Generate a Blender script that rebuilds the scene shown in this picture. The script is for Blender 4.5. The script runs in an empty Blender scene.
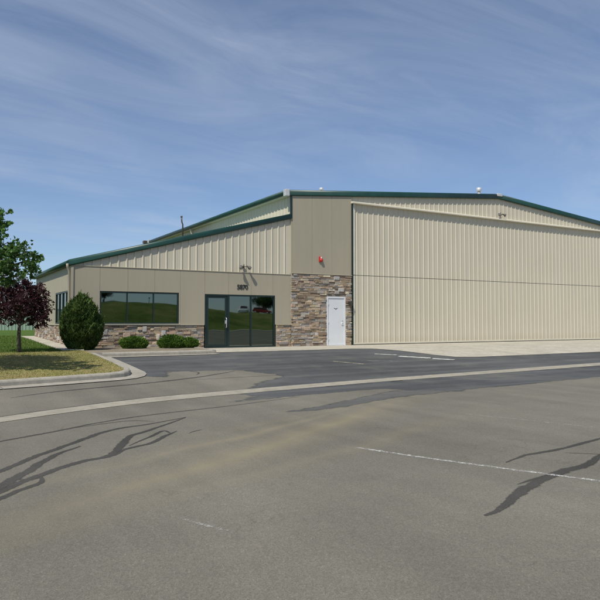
import bpy, bmesh, math, random
import numpy as np
from mathutils import Vector, Matrix, noise as mnoise

random.seed(7)
rng = np.random.default_rng(11)
S = bpy.context.scene
COL = S.collection
R = math.radians

# ------------------------------------------------------------------ settings
S.view_settings.view_transform = 'Standard'
S.view_settings.look = 'None'
S.view_settings.exposure = 0.12
S.view_settings.gamma = 1.0
S.view_settings.use_curve_mapping = False
SUN_EL, SUN_AZ = R(54), R(57)            # azimuth away from the facade normal, towards the left
SUN = Vector((-math.sin(SUN_AZ) * math.cos(SUN_EL), -math.cos(SUN_AZ) * math.cos(SUN_EL), math.sin(SUN_EL)))

# ------------------------------------------------------------------ node helpers
def new_mat(name):
    m = bpy.data.materials.new(name)
    m.use_nodes = True
    nt = m.node_tree
    b = nt.nodes['Principled BSDF']
    return m, nt, b

def nd(nt, t, **kw):
    n = nt.nodes.new(t)
    for k, v in kw.items():
        setattr(n, k, v)
    return n

def noise_node(nt, vec, scale, detail=4, rough=.55, dist=0.0):
    n = nd(nt, 'ShaderNodeTexNoise')
    n.inputs['Scale'].default_value = scale
    n.inputs['Detail'].default_value = detail
    n.inputs['Roughness'].default_value = rough
    n.inputs['Distortion'].default_value = dist
    if vec is not None:
        nt.links.new(vec, n.inputs['Vector'])
    return n.outputs['Fac']

def ramp(nt, fac, stops):
    r = nd(nt, 'ShaderNodeValToRGB')
    e = r.color_ramp.elements
    while len(e) < len(stops):
        e.new(.5)
    for i, (p, c) in enumerate(stops):
        e[i].position = p
        e[i].color = (*c, 1) if len(c) == 3 else c
    nt.links.new(fac, r.inputs['Fac'])
    return r.outputs['Color']

def mixc(nt, fac, a, b, mode='MIX'):
    n = nd(nt, 'ShaderNodeMix', data_type='RGBA', blend_type=mode)
    for sock, v in ((n.inputs[0], fac), (n.inputs[6], a), (n.inputs[7], b)):
        if isinstance(v, (int, float)):
            sock.default_value = v
        elif isinstance(v, (tuple, list)):
            sock.default_value = (*v, 1) if len(v) == 3 else v
        else:
            nt.links.new(v, sock)
    return n.outputs[2]

def math_n(nt, op, a, b=0.0, clamp=False):
    n = nd(nt, 'ShaderNodeMath', operation=op, use_clamp=clamp)
    for i, v in enumerate((a, b)):
        if isinstance(v, (int, float)):
            n.inputs[i].default_value = v
        else:
            nt.links.new(v, n.inputs[i])
    return n.outputs[0]

def obj_vec(nt, scale=(1, 1, 1), rot=(0, 0, 0)):
    t = nd(nt, 'ShaderNodeTexCoord')
    mp = nd(nt, 'ShaderNodeMapping')
    mp.inputs['Scale'].default_value = scale
    mp.inputs['Rotation'].default_value = rot
    nt.links.new(t.outputs['Object'], mp.inputs['Vector'])
    return mp.outputs['Vector']

def bump(nt, b, h, strength=.3, dist=.01):
    n = nd(nt, 'ShaderNodeBump')
    n.inputs['Strength'].default_value = strength
    n.inputs['Distance'].default_value = dist
    nt.links.new(h, n.inputs['Height'])
    nt.links.new(n.outputs['Normal'], b.inputs['Normal'])

def simple(name, col, rough=.6, var=.12, scale=3.0, metal=0.0, bmp=0.0, vscale=(1, 1, 1), spec=.5):
    m, nt, b = new_mat(name)
    v = obj_vec(nt, vscale)
    f = noise_node(nt, v, scale, 5)
    lo = tuple(c * (1 - var) for c in col)
    hi = tuple(min(1, c * (1 + var)) for c in col)
    nt.links.new(ramp(nt, f, [(.3, lo), (.7, hi)]), b.inputs['Base Color'])
    b.inputs['Roughness'].default_value = rough
    b.inputs['Metallic'].default_value = metal
    b.inputs['Specular IOR Level'].default_value = spec
    if bmp:
        bump(nt, b, noise_node(nt, v, scale * 12, 4), bmp, .005)
    return m

def attr_mat(name, rough=.85, tint=.15, nscale=40., bmp=.4, transl=0.0, spec=.3):
    """base colour = each piece's own colour attribute, with a little grain"""
    m, nt, b = new_mat(name)
    a = nd(nt, 'ShaderNodeAttribute', attribute_name='col')
    v = obj_vec(nt)
    f = noise_node(nt, v, nscale, 4)
    c = mixc(nt, 1.0, a.outputs['Color'], ramp(nt, f, [(.3, (1 - tint,) * 3), (.7, (1 + tint,) * 3)]), 'MULTIPLY')
    nt.links.new(c, b.inputs['Base Color'])
    b.inputs['Roughness'].default_value = rough
    b.inputs['Specular IOR Level'].default_value = spec
    if bmp:
        bump(nt, b, f, bmp, .01)
    if transl:
        tr = nd(nt, 'ShaderNodeBsdfTranslucent')
        nt.links.new(c, tr.inputs['Color'])
        mx = nd(nt, 'ShaderNodeMixShader')
        mx.inputs[0].default_value = transl
        nt.links.new(b.outputs[0], mx.inputs[1])
        nt.links.new(tr.outputs[0], mx.inputs[2])
        nt.links.new(mx.outputs[0], nt.nodes['Material Output'].inputs['Surface'])
    return m

M = {}

def metal_panel(name, col, rough):
    m, nt, b = new_mat(name)
    v = obj_vec(nt)
    vs = obj_vec(nt, (1, 1, .08))
    big = noise_node(nt, v, .5, 3)
    streak = noise_node(nt, vs, 5.0, 4)
    c = mixc(nt, .5, ramp(nt, big, [(.3, tuple(x * .95 for x in col)), (.7, tuple(x * 1.04 for x in col))]),
             ramp(nt, streak, [(.3, tuple(x * .93 for x in col)), (.65, tuple(x * 1.02 for x in col))]))
    # dust thrown up on the lowest part of the sheet
    sep = nd(nt, 'ShaderNodeSeparateXYZ')
    nt.links.new(v, sep.inputs[0])
    h = math_n(nt, 'SUBTRACT', .5, sep.outputs['Z'])
    h = math_n(nt, 'MULTIPLY', h, 1.1, True)
    h = math_n(nt, 'MULTIPLY', h, streak, True)
    c = mixc(nt, h, c, (.33, .27, .19))
    nt.links.new(c, b.inputs['Base Color'])
    b.inputs['Roughness'].default_value = rough
    b.inputs['Specular IOR Level'].default_value = .4
    bump(nt, b, noise_node(nt, obj_vec(nt, (1, 1, .35)), 1.1, 2), .6, .012)
    return m

M['cream'] = metal_panel('cream_ribbed_metal', (.57, .52, .40), .5)
M['tan'] = metal_panel('tan_flat_panel', (.375, .335, .245), .6)
M['trim'] = simple('cream_trim', (.62, .58, .46), .4, .05)
M['green'] = simple('green_trim', (.008, .048, .036), .4, .2, 2.0)
M['darkgreen'] = simple('dark_green_frame', (.009, .022, .019), .4, .2, 4.0)
M['gap'] = simple('dark_gap', (.03, .035, .028), .8)
M['backing'] = simple('wall_backing', (.2, .18, .13), .8)
M['jointed'] = simple('panel_joint', (.27, .24, .175), .8)
M['roof'] = simple('roof_metal', (.55, .56, .54), .45, .06)
M['roofgreen'] = simple('pale_green_roof', (.16, .27, .22), .45, .06)
M['white'] = simple('white_paint', (.8, .8, .8), .45, .04)
M['galv'] = simple('galvanised', (.6, .6, .58), .4, .1, 6, .3)
M['black'] = simple('black_plastic', (.02, .02, .02), .45)
M['red'] = simple('red_enamel', (.5, .03, .02), .4, .1)
M['chrome'] = simple('bright_metal', (.75, .75, .73), .25, .05, 5, .7)
M['bronze'] = simple('dark_bronze', (.07, .06, .05), .45)
M['lens'] = simple('lamp_glass', (.25, .25, .24), .15, .05)
M['strobe'] = simple('strobe_plastic', (.7, .7, .7), .3, .05)
M['doorwhite'] = simple('white_door', (.68, .69, .70), .45, .06, 1.5)
M['stone'] = attr_mat('ledge_stone', .9, .28, 28., .8)
M['mortar'] = simple('mortar', (.21, .175, .135), .95, .3, 20, 0, .4)
M['needle'] = attr_mat('needle_foliage', .75, .1, 60., 0, .25)
M['leaf'] = attr_mat('leaf_foliage', .5, .1, 60., 0, .4, .4)
M['bark'] = simple('bark', (.06, .05, .04), .95, .4, 14, 0, .8, (1, 1, .2))
M['blade'] = attr_mat('grass_blade', .8, .1, 60., 0, .3)
M['palegreen'] = simple('pale_green_metal', (.30, .40, .31), .55, .08)
M['rubber'] = simple('tyre_rubber', (.02, .02, .02), .9)
M['carwhite'] = simple('white_car_paint', (.75, .75, .74), .25, .03)
M['carred'] = simple('red_car_paint', (.35, .04, .03), .25, .05)

def glass():
    m, nt, b = new_mat('tinted_reflective_glass')
    b.inputs['Base Color'].default_value = (.17, .20, .185, 1)
    b.inputs['Metallic'].default_value = 1.0
    b.inputs['Roughness'].default_value = .015
    f = noise_node(nt, obj_vec(nt), .9, 1)
    bump(nt, b, f, .25, .01)
    return m
M['glass'] = glass()

def concrete(name, col):
    m, nt, b = new_mat(name)
    v = obj_vec(nt)
    a = noise_node(nt, v, 1.1, 5, .6)
    c = noise_node(nt, v, 60, 3)
    d = noise_node(nt, v, 6, 4, .65)
    cc = ramp(nt, a, [(.3, tuple(x * .82 for x in col)), (.7, tuple(x * 1.06 for x in col))])
    cc = mixc(nt, .5, cc, ramp(nt, c, [(.3, (.7, .7, .7)), (.7, (1.15, 1.15, 1.15))]), 'MULTIPLY')
    cc = mixc(nt, .45, cc, ramp(nt, d, [(.35, (.62, .6, .56)), (.62, (1.1, 1.1, 1.1))]), 'MULTIPLY')
    nt.links.new(cc, b.inputs['Base Color'])
    b.inputs['Roughness'].default_value = .9
    bump(nt, b, c, .3, .004)
    return m
M['concrete'] = concrete('concrete', (.37, .345, .29))
M['apron'] = concrete('apron_concrete', (.47, .437, .355))
M['gutter'] = concrete('gutter_concrete', (.36, .33, .26))

def asphalt(name, col, speck=.5, dust=None, streak=0.0, edge=False, cracks=False, mott=.12, patch=False):
    m, nt, b = new_mat(name)
    v = obj_vec(nt)
    big = noise_node(nt, v, .22, 4, .55)
    mid = noise_node(nt, v, 1.6, 5, .6)
    fine = noise_node(nt, v, 150, 2, .8)
    vor = nd(nt, 'ShaderNodeTexVoronoi')
    vor.inputs['Scale'].default_value = 85
    nt.links.new(v, vor.inputs['Vector'])
    c = ramp(nt, big, [(.3, tuple(x * (1 - mott) for x in col)), (.7, tuple(x * (1 + mott) for x in col))])
    c = mixc(nt, .5, c, ramp(nt, mid, [(.3, (1 - mott,) * 3), (.7, (1 + mott,) * 3)]), 'MULTIPLY')
    c = mixc(nt, speck, c, ramp(nt, fine, [(.3, (.4,) * 3), (.7, (1.6,) * 3)]), 'MULTIPLY')
    c = mixc(nt, speck, c, ramp(nt, vor.outputs['Color'], [(0, (.6,) * 3), (.85, (1.2,) * 3), (1, (1.7,) * 3)]), 'MULTIPLY')
    if streak:                     # squeegee and wheel streaks along the lane
        sv = obj_vec(nt, (.10, 1.5, 1), (0, 0, R(-4)))
        sn = noise_node(nt, sv, 1.3, 5, .6, .4)
        sn2 = noise_node(nt, v, .55, 5, .6, .5)
        c = mixc(nt, streak, c, ramp(nt, sn, [(.3, (.72,) * 3), (.5, (1.0,) * 3), (.72, (1.6, 1.56, 1.48))]), 'MULTIPLY')
        c = mixc(nt, math_n(nt, 'MULTIPLY', ramp(nt, sn2, [(.50, (0,) * 3), (.72, (1,) * 3)]), streak * .75), c, (.15, .142, .122))
    if dust:
        sep = nd(nt, 'ShaderNodeSeparateXYZ')
        nt.links.new(v, sep.inputs[0])
        wob = noise_node(nt, v, .35, 3)
        tot = None
        for (x0, y0, x1, y1, w, k) in dust:            # bands of tracked dust on the paving
            L = math.hypot(x1 - x0, y1 - y0)
            nx, ny = -(y1 - y0) / L, (x1 - x0) / L
            d = math_n(nt, 'ADD', math_n(nt, 'MULTIPLY', sep.outputs['X'], nx), math_n(nt, 'MULTIPLY', sep.outputs['Y'], ny))
            d = math_n(nt, 'SUBTRACT', d, x0 * nx + y0 * ny)
            d = math_n(nt, 'ADD', d, math_n(nt, 'MULTIPLY', math_n(nt, 'SUBTRACT', wob, .5), .7))
            d = math_n(nt, 'DIVIDE', math_n(nt, 'ABSOLUTE', d), w)
            d = math_n(nt, 'SUBTRACT', 1.0, d, True)
            d = math_n(nt, 'MULTIPLY', d, d)
            # along the band: strongest in its middle
            e = math_n(nt, 'ADD', math_n(nt, 'MULTIPLY', sep.outputs['X'], (x1 - x0) / L), math_n(nt, 'MULTIPLY', sep.outputs['Y'], (y1 - y0) / L))
            e = math_n(nt, 'SUBTRACT', e, ((x0 + x1) / 2 * (x1 - x0) + (y0 + y1) / 2 * (y1 - y0)) / L)
            e = math_n(nt, 'DIVIDE', math_n(nt, 'ABSOLUTE', e), L * .75)
            e = math_n(nt, 'SUBTRACT', 1.0, math_n(nt, 'MULTIPLY', e, e), True)
            d = math_n(nt, 'MULTIPLY', math_n(nt, 'MULTIPLY', d, e), k)
            tot = d if tot is None else math_n(nt, 'MAXIMUM', tot, d)
        tot = math_n(nt, 'MULTIPLY', tot, math_n(nt, 'ADD', mid, .4), True)
        c = mixc(nt, tot, c, (.235, .205, .132))
        wv = obj_vec(nt, (1.3, .09, 1), (0, 0, R(55)))         # faint tyre tracks
        c = mixc(nt, .55, c, ramp(nt, noise_node(nt, wv, 1.1, 3, .5), [(.32, (.80,) * 3), (.66, (1.14,) * 3)]), 'MULTIPLY')
        sp = noise_node(nt, v, .9, 2, .4)                      # small oil drips
        c = mixc(nt, math_n(nt, 'MULTIPLY', ramp(nt, sp, [(.72, (0,) * 3), (.8, (1,) * 3)]), .22), c, (.07, .066, .058))
    if cracks:
        cv = nd(nt, 'ShaderNodeTexVoronoi', feature='DISTANCE_TO_EDGE')
        cv.inputs['Scale'].default_value = .55
        wv2 = nd(nt, 'ShaderNodeVectorMath', operation='ADD')
        wn = nd(nt, 'ShaderNodeTexNoise'); wn.inputs['Scale'].default_value = 1.7; wn.inputs['Detail'].default_value = 5
        nt.links.new(v, wn.inputs['Vector'])
        wsc = nd(nt, 'ShaderNodeVectorMath', operation='SCALE'); wsc.inputs['Scale'].default_value = .9
        nt.links.new(wn.outputs['Color'], wsc.inputs[0])
        nt.links.new(v, wv2.inputs[0]); nt.links.new(wsc.outputs[0], wv2.inputs[1])
        nt.links.new(wv2.outputs[0], cv.inputs['Vector'])
        k = ramp(nt, cv.outputs['Distance'], [(.0, (1,) * 3), (.006, (0,) * 3)])
        k = math_n(nt, 'MULTIPLY', k, ramp(nt, noise_node(nt, v, .6, 3), [(.48, (0,) * 3), (.6, (.28,) * 3)]))
        c = mixc(nt, k, c, (.06, .055, .047))
    nt.links.new(c, b.inputs['Base Color'])
    b.inputs['Roughness'].default_value = .92
    b.inputs['Specular IOR Level'].default_value = .25
    bump(nt, b, mixc(nt, .5, fine, vor.outputs['Distance']), .6, .004)
    if patch:                      # sealer rim: thins out raggedly into the older paving
        a = nd(nt, 'ShaderNodeAttribute', attribute_name='edge')
        n1 = noise_node(nt, obj_vec(nt, (1, 1.6, 1)), 2.2, 8, .68, .4)
        t = math_n(nt, 'ADD', a.outputs['Fac'], math_n(nt, 'MULTIPLY', math_n(nt, 'SUBTRACT', n1, .5), 1.1))
        t = math_n(nt, 'ADD', t, math_n(nt, 'MULTIPLY', math_n(nt, 'SUBTRACT', fine, .5), .35))
        nt.links.new(ramp(nt, t, [(.40, (0,) * 3), (.62, (1,) * 3)]), b.inputs['Alpha'])
    if edge:                       # ragged, thinning edge of a hand-poured strip
        a = nd(nt, 'ShaderNodeAttribute', attribute_name='edge')
        n1 = noise_node(nt, v, 22, 6, .75)
        t = math_n(nt, 'ADD', math_n(nt, 'MULTIPLY', a.outputs['Fac'], edge), math_n(nt, 'MULTIPLY', math_n(nt, 'SUBTRACT', n1, .5), 1.6))
        nt.links.new(ramp(nt, t, [(.20, (0,) * 3), (.75, (.94,) * 3)]), b.inputs['Alpha'])
    return m
M['asphalt'] = asphalt('old_asphalt', (.166, .154, .124), .55,
                       [(1.0, 5.3, 7.5, 9.2,   .7, .85), (1.6, 6.5, 6.0, 8.8, .3, .7), (0.2, 4.6, 6.5, 7.0, .4, .35), (-2, 4.6, 3.0, 7.4, .3, .35), (4.0, 8.2, 10.5, 10.6, .35, .45)], cracks=True)
M['asphalt_dark'] = asphalt('sealed_asphalt', (.078, .081, .082), .45, streak=.75, mott=.2, patch=True)
M['asphalt_mid'] = asphalt('half_sealed_asphalt', (.098, .097, .092), .45, streak=.5, mott=.2, patch=True)
M['tar'] = asphalt('tar_sealant', (.062, .059, .052), .45, edge=1.7, mott=.3)
M['dark_joint'] = asphalt('open_joint', (.05, .046, .04), .4)

def worn_paint(name, col, lo, hi, scale):
    m, nt, b = new_mat(name)
    b.inputs['Base Color'].default_value = (*col, 1)
    b.inputs['Roughness'].default_value = .8
    v = obj_vec(nt)
    f = mixc(nt, .5, noise_node(nt, v, scale, 5, .7), noise_node(nt, v, scale * 5, 3, .7))
    at = nd(nt, 'ShaderNodeAttribute', attribute_name='edge')
    f2 = math_n(nt, 'ADD', f, math_n(nt, 'MULTIPLY', math_n(nt, 'SUBTRACT', at.outputs['Fac'], .6), .16))
    a = ramp(nt, f2, [(lo, (0, 0, 0)), (hi, (1, 1, 1))])
    nt.links.new(a, b.inputs['Alpha'])
    return m
M['paint'] = worn_paint('worn_white_paint', (.52, .51, .47), .47, .59, 16)
M['paint_bright'] = worn_paint('crisper_white_paint', (.58, .57, .53), .36, .52, 7)
M['paint_faint'] = worn_paint('faded_white_paint', (.42, .41, .37), .51, .66, 10)
M['paint_yellow'] = worn_paint('worn_yellow_paint', (.34, .32, .23), .42, .6, 7)

def soil(name, cols, scale):
    m, nt, b = new_mat(name)
    v = obj_vec(nt)
    f = noise_node(nt, v, scale, 6, .65)
    g = noise_node(nt, v, scale * 25, 4, .7)
    c = ramp(nt, f, [(.32, cols[0]), (.5, cols[1]), (.68, cols[2])])
    c = mixc(nt, .7, c, ramp(nt, g, [(.3, (.55,) * 3), (.7, (1.35,) * 3)]), 'MULTIPLY')
    nt.links.new(c, b.inputs['Base Color'])
    b.inputs['Roughness'].default_value = 1.0
    b.inputs['Specular IOR Level'].default_value = .1
    bump(nt, b, g, .8, .03)
    return m
M['drylawn'] = soil('thin_dry_lawn', [(.27, .215, .10), (.30, .25, .105), (.21, .21, .06)], .9)
M['lawn'] = soil('green_lawn', [(.06, .11, .02), (.075, .13, .025), (.10, .13, .035)], .6)
M['earth'] = soil('open_ground', [(.14, .13, .05), (.17, .15, .07), (.20, .17, .10)], .05)
M['bermgrass'] = soil('berm_grass', [(.06, .09, .02), (.11, .145, .035), (.19, .185, .07)], .16)
M['mulch'] = soil('planting_bed', [(.22, .18, .13), (.28, .24, .18), (.33, .29, .22)], 3)

# ------------------------------------------------------------------ mesh builder
class MB:
    def __init__(s):
        s.v, s.f, s.c, s.smooth = [], [], [], set()
    def vert(s, p):
        s.v.append(tuple(p)); return len(s.v) - 1
    def face(s, pts, col=None):
        i = len(s.v)
        s.v.extend(tuple(p) for p in pts)
        s.f.append(tuple(range(i, i + len(pts))))
        s.c.append(col)
    def box(s, x0, x1, y0, y1, z0, z1, col=None):
        P = [(x0, y0, z0), (x1, y0, z0), (x1, y1, z0), (x0, y1, z0), (x0, y0, z1), (x1, y0, z1), (x1, y1, z1), (x0, y1, z1)]
        i = len(s.v); s.v.extend(P)
        for q in ((0, 3, 2, 1), (4, 5, 6, 7), (0, 1, 5, 4), (1, 2, 6, 5), (2, 3, 7, 6), (3, 0, 4, 7)):
            s.f.append(tuple(i + k for k in q)); s.c.append(col)
    def hexa(s, P, col=None):
        i = len(s.v); s.v.extend(tuple(p) for p in P)
        for q in ((0, 3, 2, 1), (4, 5, 6, 7), (0, 1, 5, 4), (1, 2, 6, 5), (2, 3, 7, 6), (3, 0, 4, 7)):
            s.f.append(tuple(i + k for k in q)); s.c.append(col)
    def prism(s, poly, d, axis='Y', col=None):
        """poly: list of 3D points (planar), d: extrusion vector"""
        d = Vector(d); n = len(poly); i = len(s.v)
        s.v.extend(tuple(p) for p in poly)
        s.v.extend(tuple(Vector(p) + d) for p in poly)
        s.f.append(tuple(range(i, i + n))[::-1]); s.c.append(col)
        s.f.append(tuple(range(i + n, i + 2 * n))); s.c.append(col)
        for k in range(n):
            a, b = i + k, i + (k + 1) % n
            s.f.append((a, b, b + n, a + n)); s.c.append(col)
    def tube(s, pts, radii, n=8, cap=True, col=None):
        pts = [Vector(p) for p in pts]
        if not hasattr(radii, '__len__'):
            radii = [radii] * len(pts)
        rings = []
        for k, p in enumerate(pts):
            t = (pts[min(k + 1, len(pts) - 1)] - pts[max(k - 1, 0)]).normalized()
            a = t.orthogonal().normalized() if k == 0 else (rings_a - t * rings_a.dot(t)).normalized()
            rings_a = a
            b = t.cross(a)
            i = len(s.v)
            for j in range(n):
                w = 2 * math.pi * j / n
                s.v.append(tuple(p + (a * math.cos(w) + b * math.sin(w)) * radii[k]))
            rings.append(i)
        for k in range(len(rings) - 1):
            for j in range(n):
                a, b = rings[k] + j, rings[k] + (j + 1) % n
                c, d = rings[k + 1] + (j + 1) % n, rings[k + 1] + j
                s.smooth.add(len(s.f)); s.f.append((a, b, c, d)); s.c.append(col)
        if cap:
            s.f.append(tuple(rings[0] + j for j in range(n))[::-1]); s.c.append(col)
            s.f.append(tuple(rings[-1] + j for j in range(n))); s.c.append(col)
    def lathe(s, c, axis, prof, n=16, col=None):
        """prof: list of (r, h) along axis from c"""
        axis = Vector(axis).normalized(); a = axis.orthogonal().normalized(); b = axis.cross(a); c = Vector(c)
        rings = []
        for r, h in prof:
            i = len(s.v)
            for j in range(n):
                w = 2 * math.pi * j / n
                s.v.append(tuple(c + axis * h + (a * math.cos(w) + b * math.sin(w)) * max(r, 1e-4)))
            rings.append(i)
        for k in range(len(rings) - 1):
            for j in range(n):
                s.smooth.add(len(s.f))
                s.f.append((rings[k] + j, rings[k] + (j + 1) % n, rings[k + 1] + (j + 1) % n, rings[k + 1] + j)); s.c.append(col)
        s.f.append(tuple(rings[0] + j for j in range(n))[::-1]); s.c.append(col)
        s.f.append(tuple(rings[-1] + j for j in range(n))); s.c.append(col)
    def build(s, name, mat, parent=None, bevel=0.0, recalc=True):
        me = bpy.data.meshes.new(name)
        me.from_pydata(s.v, [], s.f)
        if any(c is not None for c in s.c):
            at = me.color_attributes.new('col', 'FLOAT_COLOR', 'CORNER')
            cnt = np.array([len(f) for f in s.f])
            cols = np.array([(*c, 1.0) if c is not None else (.3, .3, .3, 1) for c in s.c], dtype=np.float32)
            at.data.foreach_set('color', np.repeat(cols, cnt, axis=0).ravel())
        if s.smooth:
            fl = np.zeros(len(s.f), dtype=bool); fl[list(s.smooth)] = True
            me.polygons.foreach_set('use_smooth', fl)
        if recalc:
            bm = bmesh.new(); bm.from_mesh(me)
            bmesh.ops.recalc_face_normals(bm, faces=bm.faces)
            bm.to_mesh(me); bm.free()
        me.materials.append(M[mat])
        o = bpy.data.objects.new(name, me)
        COL.objects.link(o)
        if parent is not None:
            o.parent = parent
            o.matrix_parent_inverse = world(parent).inverted()
        if bevel:
            b = o.modifiers.new('bevel', 'BEVEL'); b.width = bevel; b.segments = 2; b.limit_method = 'ANGLE'
        return o

def world(o):
    m = o.matrix_basis.copy()
    if o.parent is not None:
        m = world(o.parent) @ o.matrix_parent_inverse @ m
    return m

def thing(name, label, cat, loc=(0, 0, 0), group=None):
    o = bpy.data.objects.new(name, None)
    COL.objects.link(o)
    o.location = loc
    o.empty_display_size = .2
    return tag(o, label, cat, group)

def tag(o, label, cat, group=None, kind=None):
    o['label'] = label; o['category'] = cat
    if group: o['group'] = group
    if kind: o['kind'] = kind
    return o

def struct(o, label, cat):
    return tag(o, label, cat, None, 'structure')

# ------------------------------------------------------------------ ground
KN = [i * .5 for i in range(20, 47)]
def g_raw(Y):
    t = min(1, max(0, (22. - Y) / 11.)); return -.42 * (t * t * (3 - 2 * t))
KV = [g_raw(k) for k in KN]
def g(Y):
    return float(np.interp(Y, KN, KV))

def drape(bm, off):
    for k in KN:
        geom = list(bm.verts) + list(bm.edges) + list(bm.faces)
        bmesh.ops.bisect_plane(bm, geom=geom, plane_co=(0, k, 0), plane_no=(0, 1, 0))
    for v in bm.verts:
        v.co.z = g(v.co.y) + off

def flat_obj(name, polys, mat, off, label, cat):
    bm = bmesh.new()
    lay = bm.verts.layers.float.new('edge')
    for poly in polys:
        vs = [bm.verts.new((p[0], p[1], 0)) for p in poly]
        for v_, p in zip(vs, poly): v_[lay] = p[2] if len(p) > 2 else 1.0
        f = bm.faces.new(vs)
        f.normal_update()
        if f.normal.z < 0: f.normal_flip()
    bmesh.ops.triangulate(bm, faces=[f for f in bm.faces if len(f.verts) > 4])
    drape(bm, off)
    me = bpy.data.meshes.new(name); bm.to_mesh(me); bm.free()
    me.materials.append(M[mat])
    o = bpy.data.objects.new(name, me); COL.objects.link(o)
    return struct(o, label, cat)

def rough_edge(poly, amp, step=.25, seed=0):
    out = []
    n = len(poly)
    for i in range(n):
        a, b = Vector((*poly[i], 0)), Vector((*poly[(i + 1) % n], 0))
        L = (b - a).length; k = max(1, min(160, int(L / step)))
        d = (b - a) / max(L, 1e-6); nn = Vector((-d.y, d.x, 0))
        for j in range(k):
            p = a + (b - a) * j / k
            if j: p += nn * amp * (mnoise.noise(Vector((p.x * 1.6, p.y * 1.6, seed))) + .6 * mnoise.noise(Vector((p.x * 6, p.y * 6, seed))) + .4 * mnoise.noise(Vector((p.x * 17, p.y * 17, seed))))
            out.append((p.x, p.y))
    return out

def spline(pts, n=8):
    out = []
    P = [Vector((*p, 0)) for p in pts]
    P = [P[0] * 2 - P[1]] + P + [P[-1] * 2 - P[-2]]
    for i in range(1, len(P) - 2):
        for j in range(n):
            t = j / n
            out.append(.5 * ((2 * P[i]) + (P[i + 1] - P[i - 1]) * t + (2 * P[i - 1] - 5 * P[i] + 4 * P[i + 1] - P[i + 2]) * t * t
                             + (3 * P[i] - P[i - 1] - 3 * P[i + 1] + P[i + 2]) * t ** 3))
    out.append(P[-2])
    return out

def strip(pts, w, taper=(1, 1), wob=.35, seed=0, smooth=True):
    """a poured or painted strip along pts: two rows of quads, 'edge' runs 0 - 1 - 0 across it"""
    P = spline(pts, 14) if smooth else [Vector((*p, 0)) for p in pts]
    n = len(P); quads = []; L, Rr = [], []
    for i, p in enumerate(P):
        t = (P[min(i + 1, n - 1)] - P[max(i - 1, 0)]).normalized()
        nn = Vector((-t.y, t.x, 0)); u = i / (n - 1)
        ww = w * (1 - (1 - taper[0]) * max(0, 1 - u * 3)) * (1 - (1 - taper[1]) * max(0, 1 - (1 - u) * 3))
        q = p + nn * w * wob * .5 * mnoise.noise(Vector((p.x * 5, p.y * 5, seed + 20)))
        a = ww * .5 * (1 + wob * mnoise.noise(Vector((p.x * 3, p.y * 3, seed))) + wob * .8 * mnoise.noise(Vector((p.x * 14, p.y * 14, seed))) + wob * .6 * mnoise.noise(Vector((p.x * 40, p.y * 40, seed))))
        b = ww * .5 * (1 + wob * mnoise.noise(Vector((p.x * 3, p.y * 3, seed + 9))) + wob * .8 * mnoise.noise(Vector((p.x * 14, p.y * 14, seed + 5))) + wob * .6 * mnoise.noise(Vector((p.x * 40, p.y * 40, seed + 5))))
        P[i] = q; L.append(q + nn * a); Rr.append(q - nn * b)
    for i in range(n - 1):
        e0, e1 = (0.0 if i == 0 else 1.0), (0.0 if i == n - 2 else 1.0)
        quads.append([(Rr[i].x, Rr[i].y, 0.), (Rr[i + 1].x, Rr[i + 1].y, 0.), (P[i + 1].x, P[i + 1].y, e1), (P[i].x, P[i].y, e0)])
        quads.append([(P[i].x, P[i].y, e0), (P[i + 1].x, P[i + 1].y, e1), (L[i + 1].x, L[i + 1].y, 0.), (L[i].x, L[i].y, 0.)])
    return quads

def poured(name, poly, mat, off, label, cat, cell=.12, soft=.5):
    """a poured patch: fine grid over the polygon; 'edge' grows from its rim inwards so the rim can thin out raggedly"""
    Pn = np.array(poly); Q = np.roll(Pn, -1, axis=0)
    gx = np.arange(Pn[:, 0].min() - .5, Pn[:, 0].max() + .5, cell); gy = np.arange(Pn[:, 1].min() - .5, Pn[:, 1].max() + .5, cell)
    X, Y = np.meshgrid(gx, gy, indexing='ij')
    d2 = np.full(X.shape, 1e9); inside = np.zeros(X.shape, bool)
    for (ax, ay), (bx, by) in zip(Pn, Q):
        ex, ey = bx - ax, by - ay
        t = np.clip(((X - ax) * ex + (Y - ay) * ey) / (ex * ex + ey * ey), 0, 1)
        d2 = np.minimum(d2, (X - ax - t * ex) ** 2 + (Y - ay - t * ey) ** 2)
        c = (ay > Y) != (by > Y)
        with np.errstate(divide='ignore', invalid='ignore'):
            inside ^= c & (X < (bx - ax) * (Y - ay) / (by - ay if by != ay else 1e-9) + ax)
    sd = np.where(inside, 1, -1) * np.sqrt(d2)
    e = np.clip(.5 + sd / soft, 0, 1)
    idx = -np.ones(X.shape, int); V, E, Fc = [], [], []
    for i in range(len(gx) - 1):
        for j in range(len(gy) - 1):
            if max(e[i, j], e[i + 1, j], e[i, j + 1], e[i + 1, j + 1]) > .02:
                q = []
                for a, b in ((i, j), (i + 1, j), (i + 1, j + 1), (i, j + 1)):
                    if idx[a, b] < 0:
                        idx[a, b] = len(V); V.append((X[a, b], Y[a, b], 0)); E.append(e[a, b])
                    q.append(int(idx[a, b]))
                Fc.append(q)
    me = bpy.data.meshes.new(name); me.from_pydata(V, [], Fc)
    at = me.attributes.new('edge', 'FLOAT', 'POINT'); at.data.foreach_set('value', np.array(E, np.float32))
    bm = bmesh.new(); bm.from_mesh(me); drape(bm, off); bm.to_mesh(me); bm.free()
    me.materials.append(M[mat])
    o = bpy.data.objects.new(name, me); COL.objects.link(o)
    return struct(o, label, cat)

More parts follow.
